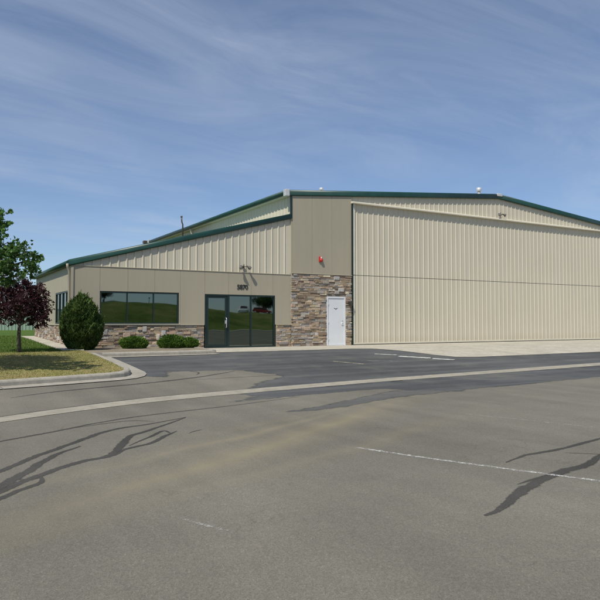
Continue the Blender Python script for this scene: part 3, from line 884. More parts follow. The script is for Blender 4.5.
# ---- ledge stone veneer: every stone its own block inside the part's mesh
PAL = [(.34, .265, .18), (.29, .215, .15), (.40, .32, .225), (.30, .275, .24), (.34, .265, .215), (.235, .175, .125), (.43, .37, .28), (.32, .30, .27), (.20, .16, .125), (.36, .285, .185), (.34, .245, .185), (.28, .26, .245)]
PAL = [(a * 1.0 + .045, b * 1.0 + .033, c * 1.0 + .02) for a, b, c in PAL]
def stones(mb, u0, u1, z0, z1, holes, put, rowh=(.055, .13), wr=(.11, .40), gap=.008):
    z = z0
    while z < z1 - .02:
        h = random.uniform(*rowh)
        if z1 - z - h < .05: h = z1 - z
        u = u0 - random.uniform(0, .2)
        while u < u1:
            w = random.uniform(*wr) * (.7 + h * 4)
            a, b = max(u, u0), min(u + w, u1)
            u += w
            segs = [(a, b)]
            for H in holes:
                if z + h > H[2] + .01 and z < H[3] - .01:
                    segs = [(p, q) for s, e in segs for p, q in ((s, min(e, H[0])), (max(s, H[1]), e)) if q - p > .01]
            for a, b in segs:
                if b - a < .04: continue
                c = random.choice(PAL); j = random.uniform(.75, 1.2)
                c = tuple(min(.7, k * j) for k in c)
                if random.random() < .05: c = tuple(min(.62, k * 1.6) for k in c)
                d = random.uniform(.02, .065)
                zt = min(z + h, z1)
                if random.random() < .35 and h > .09:      # split into two thin stones
                    zm = z + h * random.uniform(.35, .65)
                    put(mb, a + gap / 2, b - gap / 2, z + gap / 2, zm - gap / 2, d, c)
                    j2 = random.uniform(.75, 1.15); c2 = tuple(k * j2 for k in random.choice(PAL))
                    put(mb, a + gap / 2, b - gap / 2, zm + gap / 2, zt - gap / 2, random.uniform(.02, .06), c2)
                else:
                    put(mb, a + gap / 2, b - gap / 2, z + gap / 2, zt - gap / 2, d, c)
        z += h
    area = (u1 - u0) * (z1 - z0)                            # a few larger upright or pale blocks
    for _ in range(int(area * 1.3)):
        w, h = random.choice([(.16, .2), (.13, .22), (.26, .17), (.3, .15), (.22, .13)])
        if h > z1 - z0 - .05: continue
        a = random.uniform(u0 + .02, u1 - w - .02); zz = random.uniform(z0 + .02, z1 - h - .02)
        if any(a + w > H[0] - .02 and a < H[1] + .02 and zz < H[3] + .02 for H in holes): continue
        c = random.choice([(.42, .40, .37), (.46, .42, .35), (.36, .34, .32), (.38, .29, .22), (.28, .23, .18)])
        j = random.uniform(.85, 1.15); put(mb, a, a + w, zz, zz + h, .072, tuple(k * j for k in c))
def jit(k=.007): return random.uniform(-k, k)
def put_front(y):
    def f(mb, a, b, z0, z1, d, c):
        i = .25 * min(b - a, z1 - z0) * random.uniform(.2, .5)
        yb = y
        P = [(a, yb, z0), (b, yb, z0), (b, yb, z1), (a, yb, z1)]
        Q = [(a + jit(), y - d * .75, z0 + jit(.004)), (b + jit(), y - d * .75, z0 + jit(.004)), (b + jit(), y - d * .75, z1 + jit(.004)), (a + jit(), y - d * .75, z1 + jit(.004))]
        T = [(a + i, y - d + jit(.008), z0 + i), (b - i, y - d + jit(.008), z0 + i), (b - i, y - d + jit(.008), z1 - i), (a + i, y - d + jit(.008), z1 - i)]
        for U, W in ((P, Q), (Q, T)):
            for k in range(4):
                n = (k + 1) % 4
                mb.face([U[k], U[n], W[n], W[k]], c)
        mb.face(T, c)
    return f
def put_side(x):
    ff = put_front(0)
    def f(mb, a, b, z0, z1, d, c):
        t = MB(); ff(t, a, b, z0, z1, d, c)
        for i, fc in enumerate(t.f):
            mb.face([(x + t.v[q][1], t.v[q][0], t.v[q][2]) for q in fc][::-1], t.c[i])
    return f
DOOR = (15.10, 16.12, -.1, 2.19)
mb = MB(); stones(mb, OX1 - .05, HX1 - .01, .012, 3.12, [DOOR], put_front(YF)); o = mb.build('stone_veneer', 'stone', bld, recalc=False)
mb = MB(); panels(mb, [OX1 - .04, HX1 - .01], -.1, 3.125, [(DOOR[0], DOOR[1], -.1, DOOR[3])], YF - .012, .1, 0); mb.build('mortar', 'mortar', o)
for a, b, zz in ((OX0 - .03, 9.36, 0), (12.6, OX1 - .06, .012)):
    mb = MB(); stones(mb, a, b, zz, .92, [], put_front(YF)); o = mb.build('stone_veneer', 'stone', bld, recalc=False)
    mb = MB(); mb.box(max(a, OX0 + .01), b, YF - .01, YF + .08, -.1, .925); mb.build('mortar', 'mortar', o)
mb = MB(); stones(mb, YF - .06, YB_O, .0, .92, [], put_side(OX0)); o = mb.build('stone_veneer', 'stone', bld, recalc=False)
mb = MB(); mb.box(OX0 - .012, OX0 + .07, YF + .01, YB_O, -.1, .925); mb.build('mortar', 'mortar', o)

# ---- windows
def frame_box(mb, x0, x1, z0, z1, y0, y1, w):
    mb.box(x0, x1, y0, y1, z1 - w, z1); mb.box(x0, x1, y0, y1, z0, z0 + w)
    mb.box(x0, x0 + w, y0, y1, z0 + w, z1 - w); mb.box(x1 - w, x1, y0, y1, z0 + w, z1 - w)
w = MB(); frame_box(w, WIN[0] + .004, WIN[1] - .004, WIN[2] + .004, WIN[3] - .004, YF + .012, YF + .075, .055)
for k in (1, 2):
    x = WIN[0] + 1.0 * k; w.box(x - .022, x + .022, YF + .02, YF + .075, WIN[2] + .06, WIN[3] - .06)
wo = w.build('window', 'darkgreen', bld, .004)
for k in range(3):
    p = MB(); p.box(WIN[0] + k + .03, WIN[0] + k + .97, YF + .052, YF + .06, WIN[2] + .05, WIN[3] - .05); p.build('pane', 'glass', wo)
w = MB(); w.box(WIN[0] - .01, WIN[1] + .03, YF - .085, YF + .03, .956, .976); w.build('sill', 'trim', wo, .004)
# side window
w = MB(); a0, a1, b0, b1 = SWIN
def ybox(mb, y0, y1, x0, x1, z0, z1): mb.box(x0, x1, y0, y1, z0, z1)
ybox(w, a0, a1, OX0 + .01, OX0 + .075, b1 - .06, b1); ybox(w, a0, a1, OX0 + .01, OX0 + .075, b0, b0 + .06)
for k in range(5):
    y = a0 + (a1 - a0) * k / 4
    ybox(w, max(a0, y - .04), min(a1, y + .04), OX0 + .012, OX0 + .075, b0 + .06, b1 - .06)
wo = w.build('window', 'darkgreen', bld, .004)
for k in range(4):
    p = MB(); y = a0 + (a1 - a0) * k / 4; ybox(p, y + .03, y + (a1 - a0) / 4 - .03, OX0 + .05, OX0 + .058, b0 + .05, b1 - .05); p.build('pane', 'glass', wo)

# ---- storefront entrance
x0, x1, z0, z1 = ENT
w = MB(); frame_box(w, x0 + .004, x1 - .004, z0 + .014, z1 - .004, YF + .0, YF + .085, .06)
for x, ww in ((10.42, .05), (11.44, .03)): w.box(x - ww, x + ww, YF + .008, YF + .085, .07, z1 - .06)
eo = w.build('entrance', 'darkgreen', bld, .004)
p = MB(); p.box(10.46, 11.42, YF + .052, YF + .06, .06, z1 - .055); p.build('pane', 'glass', eo)
p = MB(); p.box(11.46, x1 - .05, YF + .052, YF + .06, .06, z1 - .055); p.build('pane', 'glass', eo)
d = MB(); frame_box(d, x0 + .07, 10.36, .08, z1 - .07, YF + .02, YF + .07, .085)
d.box(x0 + .155, 10.275, YF + .042, YF + .05, .16, z1 - .15)
do = d.build('door_leaf', 'darkgreen', eo, .004)
p = MB(); p.box(x0 + .15, 10.28, YF + .034, YF + .04, .155, z1 - .145); p.build('door_pane', 'glass', eo)
hd = MB(); hx = 10.315
hd.tube([(hx, YF + .03, .82), (hx, YF - .045, .84), (hx, YF - .05, .88), (hx, YF - .05, 1.16), (hx, YF - .045, 1.2), (hx, YF + .03, 1.22)], .017, 8)
hd.box(hx - .04, hx + .03, YF + .008, YF + .022, .98, 1.12)
hd.build('door_handle', 'chrome', eo)

# ---- white service door
d = MB(); d.box(15.19, 16.03, YF - .01, YF + .05, .03, 2.10)
do = d.build('door', 'doorwhite', bld, .004)
fm = MB(); fm.box(15.11, 15.185, YF - .035, YF + .07, .012, 2.18); fm.box(16.035, 16.11, YF - .035, YF + .07, .012, 2.18); fm.box(15.185, 16.035, YF - .035, YF + .07, 2.105, 2.18)
fm.build('door_frame', 'doorwhite', do, .004)
h = MB(); h.lathe((15.95, YF - .01, 1.0), (0, -1, 0), [(.03, 0), (.03, .01), (.012, .015), (.012, .05)], 12); h.tube([(15.95, YF - .055, 1.0), (15.85, YF - .055, 1.0)], .011, 8)
h.build('handle', 'chrome', do); h = MB(); h.lathe((15.95, YF - .01, 1.12), (0, -1, 0), [(.026, 0), (.026, .014), (.02, .018)], 12)
h.build('lock', 'chrome', do)
h = MB()
h.prism([(15.49, YF - .0105, 1.665), (15.60, YF - .0105, 1.60), (15.70, YF - .0105, 1.665), (15.66, YF - .0105, 1.675), (15.60, YF - .0105, 1.635), (15.53, YF - .0105, 1.675)], (0, -.004, 0))
h.build('emblem', 'bronze', do)
for z in (.3, 1.05, 1.85):
    h = MB(); h.box(15.178, 15.2, YF - .04, YF - .012, z - .05, z + .05); h.build('hinge', 'galv', do)
h = MB(); h.box(15.11, 16.11, YF - .08, YF + .05, .0125, .028); h.build('threshold', 'galv', do)

# ---- big bi-fold hangar door
DX0, DX1, DZ0, DZ1, DZM = 16.52, 35.38, .05, 6.42, 3.17
DY = YF - .02
dr = MB(); ribbed(dr, DX0, DX1, DY, DZ0, DZM - .012, .3048, DX0 + .24)
dr.box(DX0, DX1, DY + .004, DY + .10, DZ0, DZM - .012)
do = dr.build('hangar_door', 'cream', bld, recalc=False)
up = MB(); ribbed(up, DX0, DX1, DY, DZM + .012, DZ1, .3048, DX0 + .24); up.box(DX0, DX1, DY + .004, DY + .10, DZM + .012, DZ1)
up.build('upper_leaf', 'cream', do, recalc=False)
s = MB(); s.box(DX0, DX1, DY + .0, DY + .09, DZM - .010, DZM + .010); s.build('hinge_line', 'gap', do)
for a, b in ((DZ0 + .062, DZM - .015), (DZM + .015, DZ1)):
    s = MB(); s.box(DX0, DX0 + .11, DY - .04, DY - .001, a, b); s.build('edge_trim', 'trim', do, .004)
s = MB(); s.box(DX0, DX1, DY - .042, DY - .001, DZ0 - .005, DZ0 + .06); s.build('edge_trim', 'trim', do, .004)
s = MB(); s.box(DX0, DX1, DY - .02, DY + .06, .013, DZ0 - .006); s.build('weather_seal', 'black', do)
hdr = MB(); hdr.prism([(HX1 - .02, DY - .16, 6.42), (HX1 - .02, DY - .16, 6.475), (HX1 - .02, YF + .05, 6.56), (HX1 - .02, YF + .05, 6.42)], (35.5 - HX1 + .02, 0, 0)); hdr.build('door_header', 'trim', bld)
for a, b in ((HX1, DX0 - .005), (DX1 + .005, DX1 + .07)):
    j = MB(); j.box(a, b, YF - .07, YF + .1, .012, 6.415); j.build('door_jamb', 'darkgreen', bld)

# ------------------------------------------------------------------ fittings on the walls and roofs
t = thing('floodlight', 'twin head floodlight with small dark heads on the wall above the entrance', 'wall light', (11.06, YF, 3.28))
def flood(t, x, z, y, sz=1.0):
    b = MB(); b.box(x - .06 * sz, x + .06 * sz, y - .07 * sz, y, z - .06 * sz, z + .06 * sz); b.build('junction_box', 'bronze', t, .008)
    a = MB(); a.tube([(x, y - .06, z + .02), (x, y - .1, z + .14 * sz)], .02 * sz, 8); a.tube([(x - .24 * sz, y - .12, z + .02), (x, y - .08, z + .01), (x + .24 * sz, y - .12, z + .02)], .018 * sz, 8); a.build('arm', 'bronze', t)
    for s in (-1, 1):
        h = MB(); ax = Vector((s * .35, -.75, -.45)); c = Vector((x + s * .17 * sz, y - .12 * sz, z + .04 * sz))
        h.lathe(c, ax, [(.02 * sz, -.03 * sz), (.04 * sz, 0), (.05 * sz, .1 * sz), (.09 * sz, .17 * sz), (.095 * sz, .24 * sz)], 14); ho = h.build('lamp_head', 'bronze', t)
        l = MB(); l.lathe(c + ax.normalized() * (.242 * sz), ax, [(.085 * sz, 0), (.05 * sz, .012 * sz)], 14); l.build('lens', 'lens', ho)
flood(t, 11.06, 3.30, YF - .0, .8)
t = thing('floodlight', 'twin head floodlight high on the gable under the roof peak', 'wall light', (26.05, YF, 6.75))
flood(t, 26.05, 6.74, YF + .05, .8)

t = thing('alarm_bell', 'red fire alarm horn on the tan panel above the stone', 'alarm', (14.78, YF, 3.78))
b = MB(); b.box(14.70, 14.86, YF - .075, YF - .02, 3.68, 3.92); b.build('back_box', 'red', t, .012)
b = MB(); b.lathe((14.80, YF - .075, 3.76), (0, -1, 0), [(.075, 0), (.075, .03), (.05, .055), (.02, .06)], 16); b.build('horn', 'red', t)
b = MB(); b.box(14.765, 14.82, YF - .12, YF - .074, 3.83, 3.90); b.build('strobe', 'strobe', t, .006)

t = thing('wall_lantern', 'small dark wall lamp on the stone right of the white door', 'wall light', (16.28, YF, 1.9))
b = MB(); b.lathe((16.28, YF - .06, 1.95), (0, -1, 0), [(.05, 0), (.05, .02), (.02, .03)], 12); b.tube([(16.28, YF - .08, 1.95), (16.28, YF - .13, 2.02), (16.28, YF - .17, 2.0)], .012, 8); b.build('bracket', 'bronze', t)
b = MB(); b.lathe((16.28, YF - .17, 1.76), (0, 0, 1), [(.03, 0), (.06, .015), (.07, .02), (.085, .19), (.1, .2), (.03, .26), (.012, .28)], 8); b.build('lantern_body', 'bronze', t)

t = thing('house_number', 'small dark house number 5870 above the glass entrance', 'house number', (11.0, YF, 2.5))
def letters(txt, x, y, z, size, depth):
    """lettering as a mesh facing -Y, left foot at x, z"""
    cu = bpy.data.curves.new('lettering', 'FONT'); cu.body = txt; cu.size = size; cu.extrude = depth / 2; cu.offset = size * .012
    ob = bpy.data.objects.new('lettering', cu)
    COL.objects.link(ob); bpy.context.view_layer.update()
    me = bpy.data.meshes.new_from_object(ob.evaluated_get(bpy.context.evaluated_depsgraph_get()))
    COL.objects.unlink(ob); bpy.data.objects.remove(ob)
    mb = MB(); mb.v = [(x + v.co.x, y - depth / 2 - v.co.z, z + v.co.y) for v in me.vertices]
    mb.f = [tuple(p.vertices) for p in me.polygons]; mb.c = [None] * len(mb.f)
    return mb
for i, ch in enumerate('5870'):
    letters(ch, 10.785 + i * .122, YF - .004, 2.385, .27, .015).build('digit', 'black', t)

def vent(x, y, z, h, label, r=.11):
    t = thing('roof_vent', label, 'roof vent', (x, y, z))
    b = MB(); b.lathe((x, y, z - .1), (0, 0, 1), [(r * 1.5, 0), (r * 1.4, .06), (r * .75, .1), (r * .75, h * .62 + .1)], 14); b.build('stack', 'galv', t)
    b = MB(); b.lathe((x, y, z + h * .55), (0, 0, 1), [(r * 1.2, 0), (r * 1.2, h * .34)], 14); b.build('cap', 'galv', t)
vent(15.42, 24.5, hrz(15.42), .34, 'small white roof vent behind the left part of the hangar rake', .075)
vent(25.55, 24.6, hrz(25.55), .58, 'white capped roof vent just left of the hangar peak', .11)
vent(35.0, 24.6, hrz(35.0), .38, 'small white roof vent far down the right roof slope', .08)
t = thing('vent_pipe', 'thin dark vent pipe standing at the hangar gutter above the office roof', 'pipe', (13.0, 36.0, 5.5))
b = MB(); b.tube([(12.92, 36, 5.3), (12.92, 36, 6.85), (12.86, 36, 7.0), (12.84, 36, 7.3)], .045, 8); b.build('pipe', 'bronze', t)
b = MB(); b.lathe((12.84, 36, 7.25), (0, 0, 1), [(.045, 0), (.062, .02), (.062, .1), (.02, .12)], 10); b.build('cap', 'bronze', t)
t = thing('roof_vent', 'small dark vent beside the far end of the hangar gutter', 'roof vent', (12.6, 42.9, 6.4))
b = MB(); b.box(12.55, 12.8, 42.7, 43.0, 6.42, 6.62); b.build('hood', 'bronze', t, .02)
b = MB(); b.box(12.7, 13.4, 42.8, 42.95, 6.4, 6.5); b.build('duct', 'galv', t)

# ------------------------------------------------------------------ vegetation
def leaf_mesh(name, pts, dirs, sizes, cols, mat, parent, shape='maple'):
    n = len(pts)
    if shape == 'maple':
        T = np.array([(0, 0), (.42, .10), (.30, .42), (.55, .62), (.16, .72), (0, 1.0), (-.16, .72), (-.55, .62), (-.30, .42), (-.42, .10)])
        faces = [(0, 1, 2), (0, 2, 4, 5), (2, 3, 4), (0, 5, 6, 8), (6, 7, 8), (0, 8, 9)]
    elif shape == 'oval':
        T = np.array([(0, 0), (.26, .35), (.2, .7), (0, 1), (-.2, .7), (-.26, .35)]); faces = [(0, 1, 2, 3), (0, 3, 4, 5)]
    else:
        T = np.array([(0, 0), (.16, .3), (.05, 1.0), (-.05, 1.0), (-.16, .3)]); faces = [(0, 1, 2, 3, 4)]
    k = len(T)
    D = dirs / np.linalg.norm(dirs, axis=1)[:, None]
    rnd = rng.normal(size=(n, 3)); U = np.cross(D, rnd); U /= np.linalg.norm(U, axis=1)[:, None]
    N = np.cross(D, U)
    V = pts[:, None, :] + (U[:, None, :] * T[None, :, 0, None] + D[:, None, :] * T[None, :, 1, None]) * sizes[:, None, None]
    fold = np.abs(T[:, 0]) * .45 - .25 * T[:, 1] ** 2
    V += N[:, None, :] * fold[None, :, None] * sizes[:, None, None]
    F = []
    for i in range(n):
        b = i * k
        for f in faces: F.append(tuple(b + q for q in f))
    me = bpy.data.meshes.new(name)
    me.from_pydata(V.reshape(-1, 3).tolist(), [], F)
    at = me.color_attributes.new('col', 'FLOAT_COLOR', 'CORNER')
    cnt = np.array([len(f) for f in faces]).sum()
    C = np.concatenate([cols, np.ones((n, 1))], 1).astype(np.float32)
    at.data.foreach_set('color', np.repeat(C, cnt, axis=0).ravel())
    me.materials.append(M[mat])
    o = bpy.data.objects.new(name, me); COL.objects.link(o)
    if parent is not None:
        o.parent = parent; o.matrix_parent_inverse = world(parent).inverted()
    return o

def tree(name, label, cat, base, lean, trunk_h, trunk_r, blobs, leaf, shape, per, c0, c1, tip=.35, group=None, mat='leaf', spread=.36):
    """blobs: (centre, radius) clumps of the crown; limbs run from the trunk to each clump, leaves hang in sprays round twigs"""
    t = thing(name, label, cat, base, group)
    B = Vector(base); top = B + Vector(lean) * trunk_h + Vector((0, 0, trunk_h))
    tr = MB()
    mid = B.lerp(top, .5) + Vector((random.uniform(-.03, .03), random.uniform(-.03, .03), 0))
    tr.tube([B - Vector((0, 0, .08)), B + Vector((0, 0, .06)), mid, top], [trunk_r * 1.5, trunk_r * 1.15, trunk_r, trunk_r * .8], 10)
    P, Dd, Sz, Cc = [], [], [], []
    for c, r in blobs:
        c = Vector(c)
        st = top - Vector((0, 0, random.uniform(0, trunk_h * .25)))
        m = st.lerp(c, .55) + Vector((random.gauss(0, .05), random.gauss(0, .05), random.uniform(0, .12)))
        tr.tube([st, m, c], [trunk_r * .55, trunk_r * .36, trunk_r * .16], 6, False)
        shade = random.uniform(.7, 1.25)
        nt = max(6, int(per * r * r))
        for _ in range(nt):
            d = Vector(rng.normal(size=3)).normalized()
            e = c + Vector((d.x * r, d.y * r, d.z * r * .85)) * random.uniform(.45, 1.08)
            if random.random() < .3: tr.tube([c, c.lerp(e, .6) + Vector((0, 0, .03)), e], [trunk_r * .12, trunk_r * .08, trunk_r * .04], 4, False)
            sh2 = shade * random.uniform(.8, 1.2)
            for _ in range(14):
                p = e + Vector(rng.normal(size=3)) * (spread * .35 * min(1, r))
                P.append(p); v = d * .5 + Vector(rng.normal(size=3)) * .7 + Vector((0, 0, -.35)); Dd.append(v)
                Sz.append(leaf * random.uniform(.65, 1.25)); q = random.random() ** 1.3; j = sh2 * random.uniform(.8, 1.2)
                Cc.append([(c0[i] * (1 - q) + c1[i] * q) * j for i in range(3)])
    tr.build('trunk', 'bark', t)
    leaf_mesh('crown', np.array(P), np.array(Dd), np.array(Sz), np.array(Cc), mat, t, shape)
    return t

# maple: trunk just left of the frame, nearest the kerb
random.seed(21); rng = np.random.default_rng(21)
bl = []
bx, by = .05, 17.1
bz = lz(bx, by)
for (dx, dy, z, r) in [(0, 0, 3.2, .95), (0, 0, 4.2, .95), (.9, -.45, 2.9, .62), (1.3, -.8, 2.55, .42), (1.0, -.6, 2.35, .4), (.8, .3, 3.2, .5), (.5, -.3, 3.7, .5), (.2, .9, 2.8, .7), (-.9, .3, 2.8, .8), (-.9, -.3, 3.8, .8), (-.2, -1.0, 3.0, .7), (-.2, .1, 4.7, .6), (-.1, -.2, 5.2, .45),
                       (.8, .8, 2.5, .5), (-.4, .8, 4.3, .7), (.5, -.9, 2.2, .5),
                       (1.84, -1.46, 2.70, .34), (1.62, -1.73, 2.30, .34), (1.92, -1.40, 2.27, .26), (1.36, -1.44, 2.42, .38), (1.4, -.96, 2.90, .30), (1.12, -.90, 3.42, .28), (1.94, -1.25, 2.55, .25), (1.0, -.98, 3.1, .34), (1.34, -.9, 3.52, .27), (1.22, -.95, 3.18, .34), (1.5, -1.1, 2.75, .3), (1.2, -1.35, 2.2, .36), (1.0, -1.2, 2.45, .36), (.9, -1.15, 2.1, .32), (1.45, -1.5, 2.15, .28)]:
    bl.append(((bx + dx, by + dy, bz + z), r))
tree('maple_tree', 'tall green maple tree with open crown at the left edge beside the kerb', 'tree', (bx, by, bz), (0, 0, 0), 1.9, .09, bl, .078, 'maple', 112, (.045, .11, .022), (.13, .25, .05))
# purple leaf plum
bx, by = 2.42, 21.4; bz = lz(bx, by); bl = []
for (dx, dy, z, r) in [(0, 0, 1.75, .5), (-.4, .1, 1.5, .45), (.42, -.15, 1.55, .45), (.1, .35, 1.5, .45), (-.05, -.4, 1.45, .45), (.54, -.3, 1.25, .33), (-.68, .25, 1.25, .36), (.3, .1, 2.0, .34), (-.25, 0, 2.02, .33), (.54, -.25, 1.8, .3), (.45, -.1, .98, .28), (-.45, -.1, 1.05, .3), (.58, -.4, 1.0, .24), (-.62, .1, 1.75, .34), (-.05, 0, 2.22, .24)]:
    bl.append(((bx + dx, by + dy, bz + z), r))
tree('plum_tree', 'small dark purple leaved plum tree with thin trunk on the lawn', 'tree', (bx, by, bz), (0, 0, 0), 1.05, .055, bl, .08, 'oval', 290, (.030, .009, .012), (.085, .027, .032))

def bush(name, label, base, prof, n, size, c0, c1, group=None, up=.8, shape='needle', stem=.03, squash=1.0, cat='shrub', rag=.2):
    """prof: (height, radius) outline; sprays grow outward and up all through the outer volume"""
    t = thing(name, label, cat, base, group)
    B = Vector(base); H = prof[-1][0]
    st = MB(); st.tube([B - Vector((0, 0, .05)), B + Vector((0, 0, H * .5)), B + Vector((0, 0, H * .92))], [stem, stem * .7, stem * .2], 7)
    hs = [p[0] for p in prof]; rs = [p[1] for p in prof]
    P, Dd, Sz, Cc = [], [], [], []
    seed = random.uniform(0, 50)
    while len(P) < n:
        h = random.uniform(0, H); r0 = float(np.interp(h, hs, rs))
        if random.random() > r0 / max(rs): continue
        a = random.uniform(0, 6.283)
        nn = mnoise.noise(Vector((math.cos(a) * 1.6, math.sin(a) * 1.6, h * 2.2 + seed))) * .75 + .5 * mnoise.noise(Vector((math.cos(a) * 4, math.sin(a) * 4, h * 6 + seed)))
        r = r0 * (1 + rag * nn) * (1 - .45 * random.random() ** 2.2)
        P.append((B.x + r * math.cos(a), B.y + r * math.sin(a) * squash, B.z + h * (1 + .03 * nn)))
        Dd.append((math.cos(a) * .55 + random.gauss(0, .3), math.sin(a) * .55 + random.gauss(0, .3), up + random.gauss(0, .3)))
        Sz.append(size * random.uniform(.5, 1.3) * (1.9 if random.random() < .03 else 1))
        q = min(1, max(0, .45 + .8 * nn + random.gauss(0, .2))); j = random.uniform(.75, 1.25)
        Cc.append([(c0[i] * (1 - q) + c1[i] * q) * j for i in range(3)])
    for k in range(0, len(P), max(1, len(P) // 40)):
        p = Vector(P[k]); st.tube([Vector((B.x, B.y, B.z + (p.z - B.z) * .6)), p], [stem * .3, stem * .1], 4, False)
    st.build('stem', 'bark', t)
    leaf_mesh('foliage', np.array(P), np.array(Dd), np.array(Sz), np.array(Cc), 'needle', t, shape)
bush('juniper', 'big dark green egg shaped juniper at the office corner', (4.44, 22.25, .10), [(0, .36), (.15, .46), (.45, .59), (.75, .62), (1.05, .565), (1.35, .46), (1.6, .29), (1.76, .13), (1.84, .03)], 36000, .095,
     (.028, .058, .012), (.09, .145, .03), up=1.2, stem=.05, rag=.27)
LG = 'low shrubs in the planting bed'
bush('low_shrub', 'low rounded bright green shrub standing alone under the window', (6.30, 22.55, .12), [(0, .38), (.12, .46), (.25, .42), (.34, .28), (.4, .05)], 7000, .06, (.055, .12, .016), (.14, .235, .035), LG, .7, 'oval')
bush('low_shrub', 'wide low bright green shrub right of the lone one', (7.62, 22.3, .12), [(0, .42), (.14, .52), (.28, .44), (.38, .27), (.44, .05)], 8500, .06, (.055, .12, .016), (.14, .235, .035), LG, .7, 'oval')
bush('low_shrub', 'smallest bright green shrub beside the entrance end of the bed', (8.22, 22.15, .12), [(0, .28), (.1, .34), (.22, .28), (.3, .16), (.34, .03)], 4500, .06, (.055, .12, .016), (.14, .235, .035), LG, .7, 'oval')

# ------------------------------------------------------------------ far left fence
t = thing('metal_fence', 'pale green ribbed metal fence far behind the left lawn', 'fence', (2, 54, .3))
m = MB(); ribbed(m, -14, 20, 54, .36, 2.05, .25, 0, .03); m.box(-14, 20, 54.01, 54.03, .36, 2.05); m.build('sheet', 'palegreen', t, recalc=False)
for x in np.arange(-14, 20.1, 2.43):
    m = MB(); m.box(x - .04, x + .04, 54.04, 54.12, .2, 2.1); m.build('post', 'palegreen', t)
m = MB(); m.box(-14, 20, 53.96, 54.06, 2.052, 2.1); m.build('top_rail', 'palegreen', t)

# ------------------------------------------------------------------ what the windows reflect: the far side of the lot
mb = MB()
def bz_(x, y):
    top = float(np.interp(x, [-60, 20, 36, 45, 51, 58, 80, 130], [4.0, 4.6, 4.75, 4.55, 3.1, 2.75, 2.6, 2.4]))
    u = min(1, max(0, (-50 - y) / 24.)); s_ = u * u * (3 - 2 * u)
    return -.45 + (top + .45) * s_ + (.22 * mnoise.noise(Vector((x * .12, y * .12, 0))) + .1 * mnoise.noise(Vector((x * .5, y * .5, 3)))) * s_
xs = np.linspace(-60, 130, 120); ys = np.concatenate([np.linspace(-130, -80, 6), np.linspace(-76, -50, 22)])
for i in range(len(xs) - 1):
    for j in range(len(ys) - 1):
        mb.face([(x, y, bz_(x, y)) for x, y in ((xs[i], ys[j]), (xs[i + 1], ys[j]), (xs[i + 1], ys[j + 1]), (xs[i], ys[j + 1]))])
struct(mb.build('grass_bank', 'bermgrass'), 'green grass bank across the lot, mirrored in the office glass', 'bank')
mb = MB()
for x in np.arange(10, 84, 3.0):
    z0, z1 = bz_(x, -76.6), bz_(x + 3, -76.6)
    mb.hexa([(x, -76.9, z0 - .2), (x + 3, -76.9, z1 - .2), (x + 3, -76.5, z1 - .2), (x, -76.5, z0 - .2), (x, -76.9, z0 + .16), (x + 3, -76.9, z1 + .16), (x + 3, -76.5, z1 + .16), (x, -76.5, z0 + .16)])
struct(mb.build('kerb', 'apron'), 'pale kerb along the crest of the mirrored grass bank', 'kerb')
mb = MB(); mb.box(-40, 90, -50, -44, -.55, -.36); struct(mb.build('sidewalk', 'concrete'), 'pale concrete sidewalk at the foot of the mirrored grass bank', 'sidewalk')

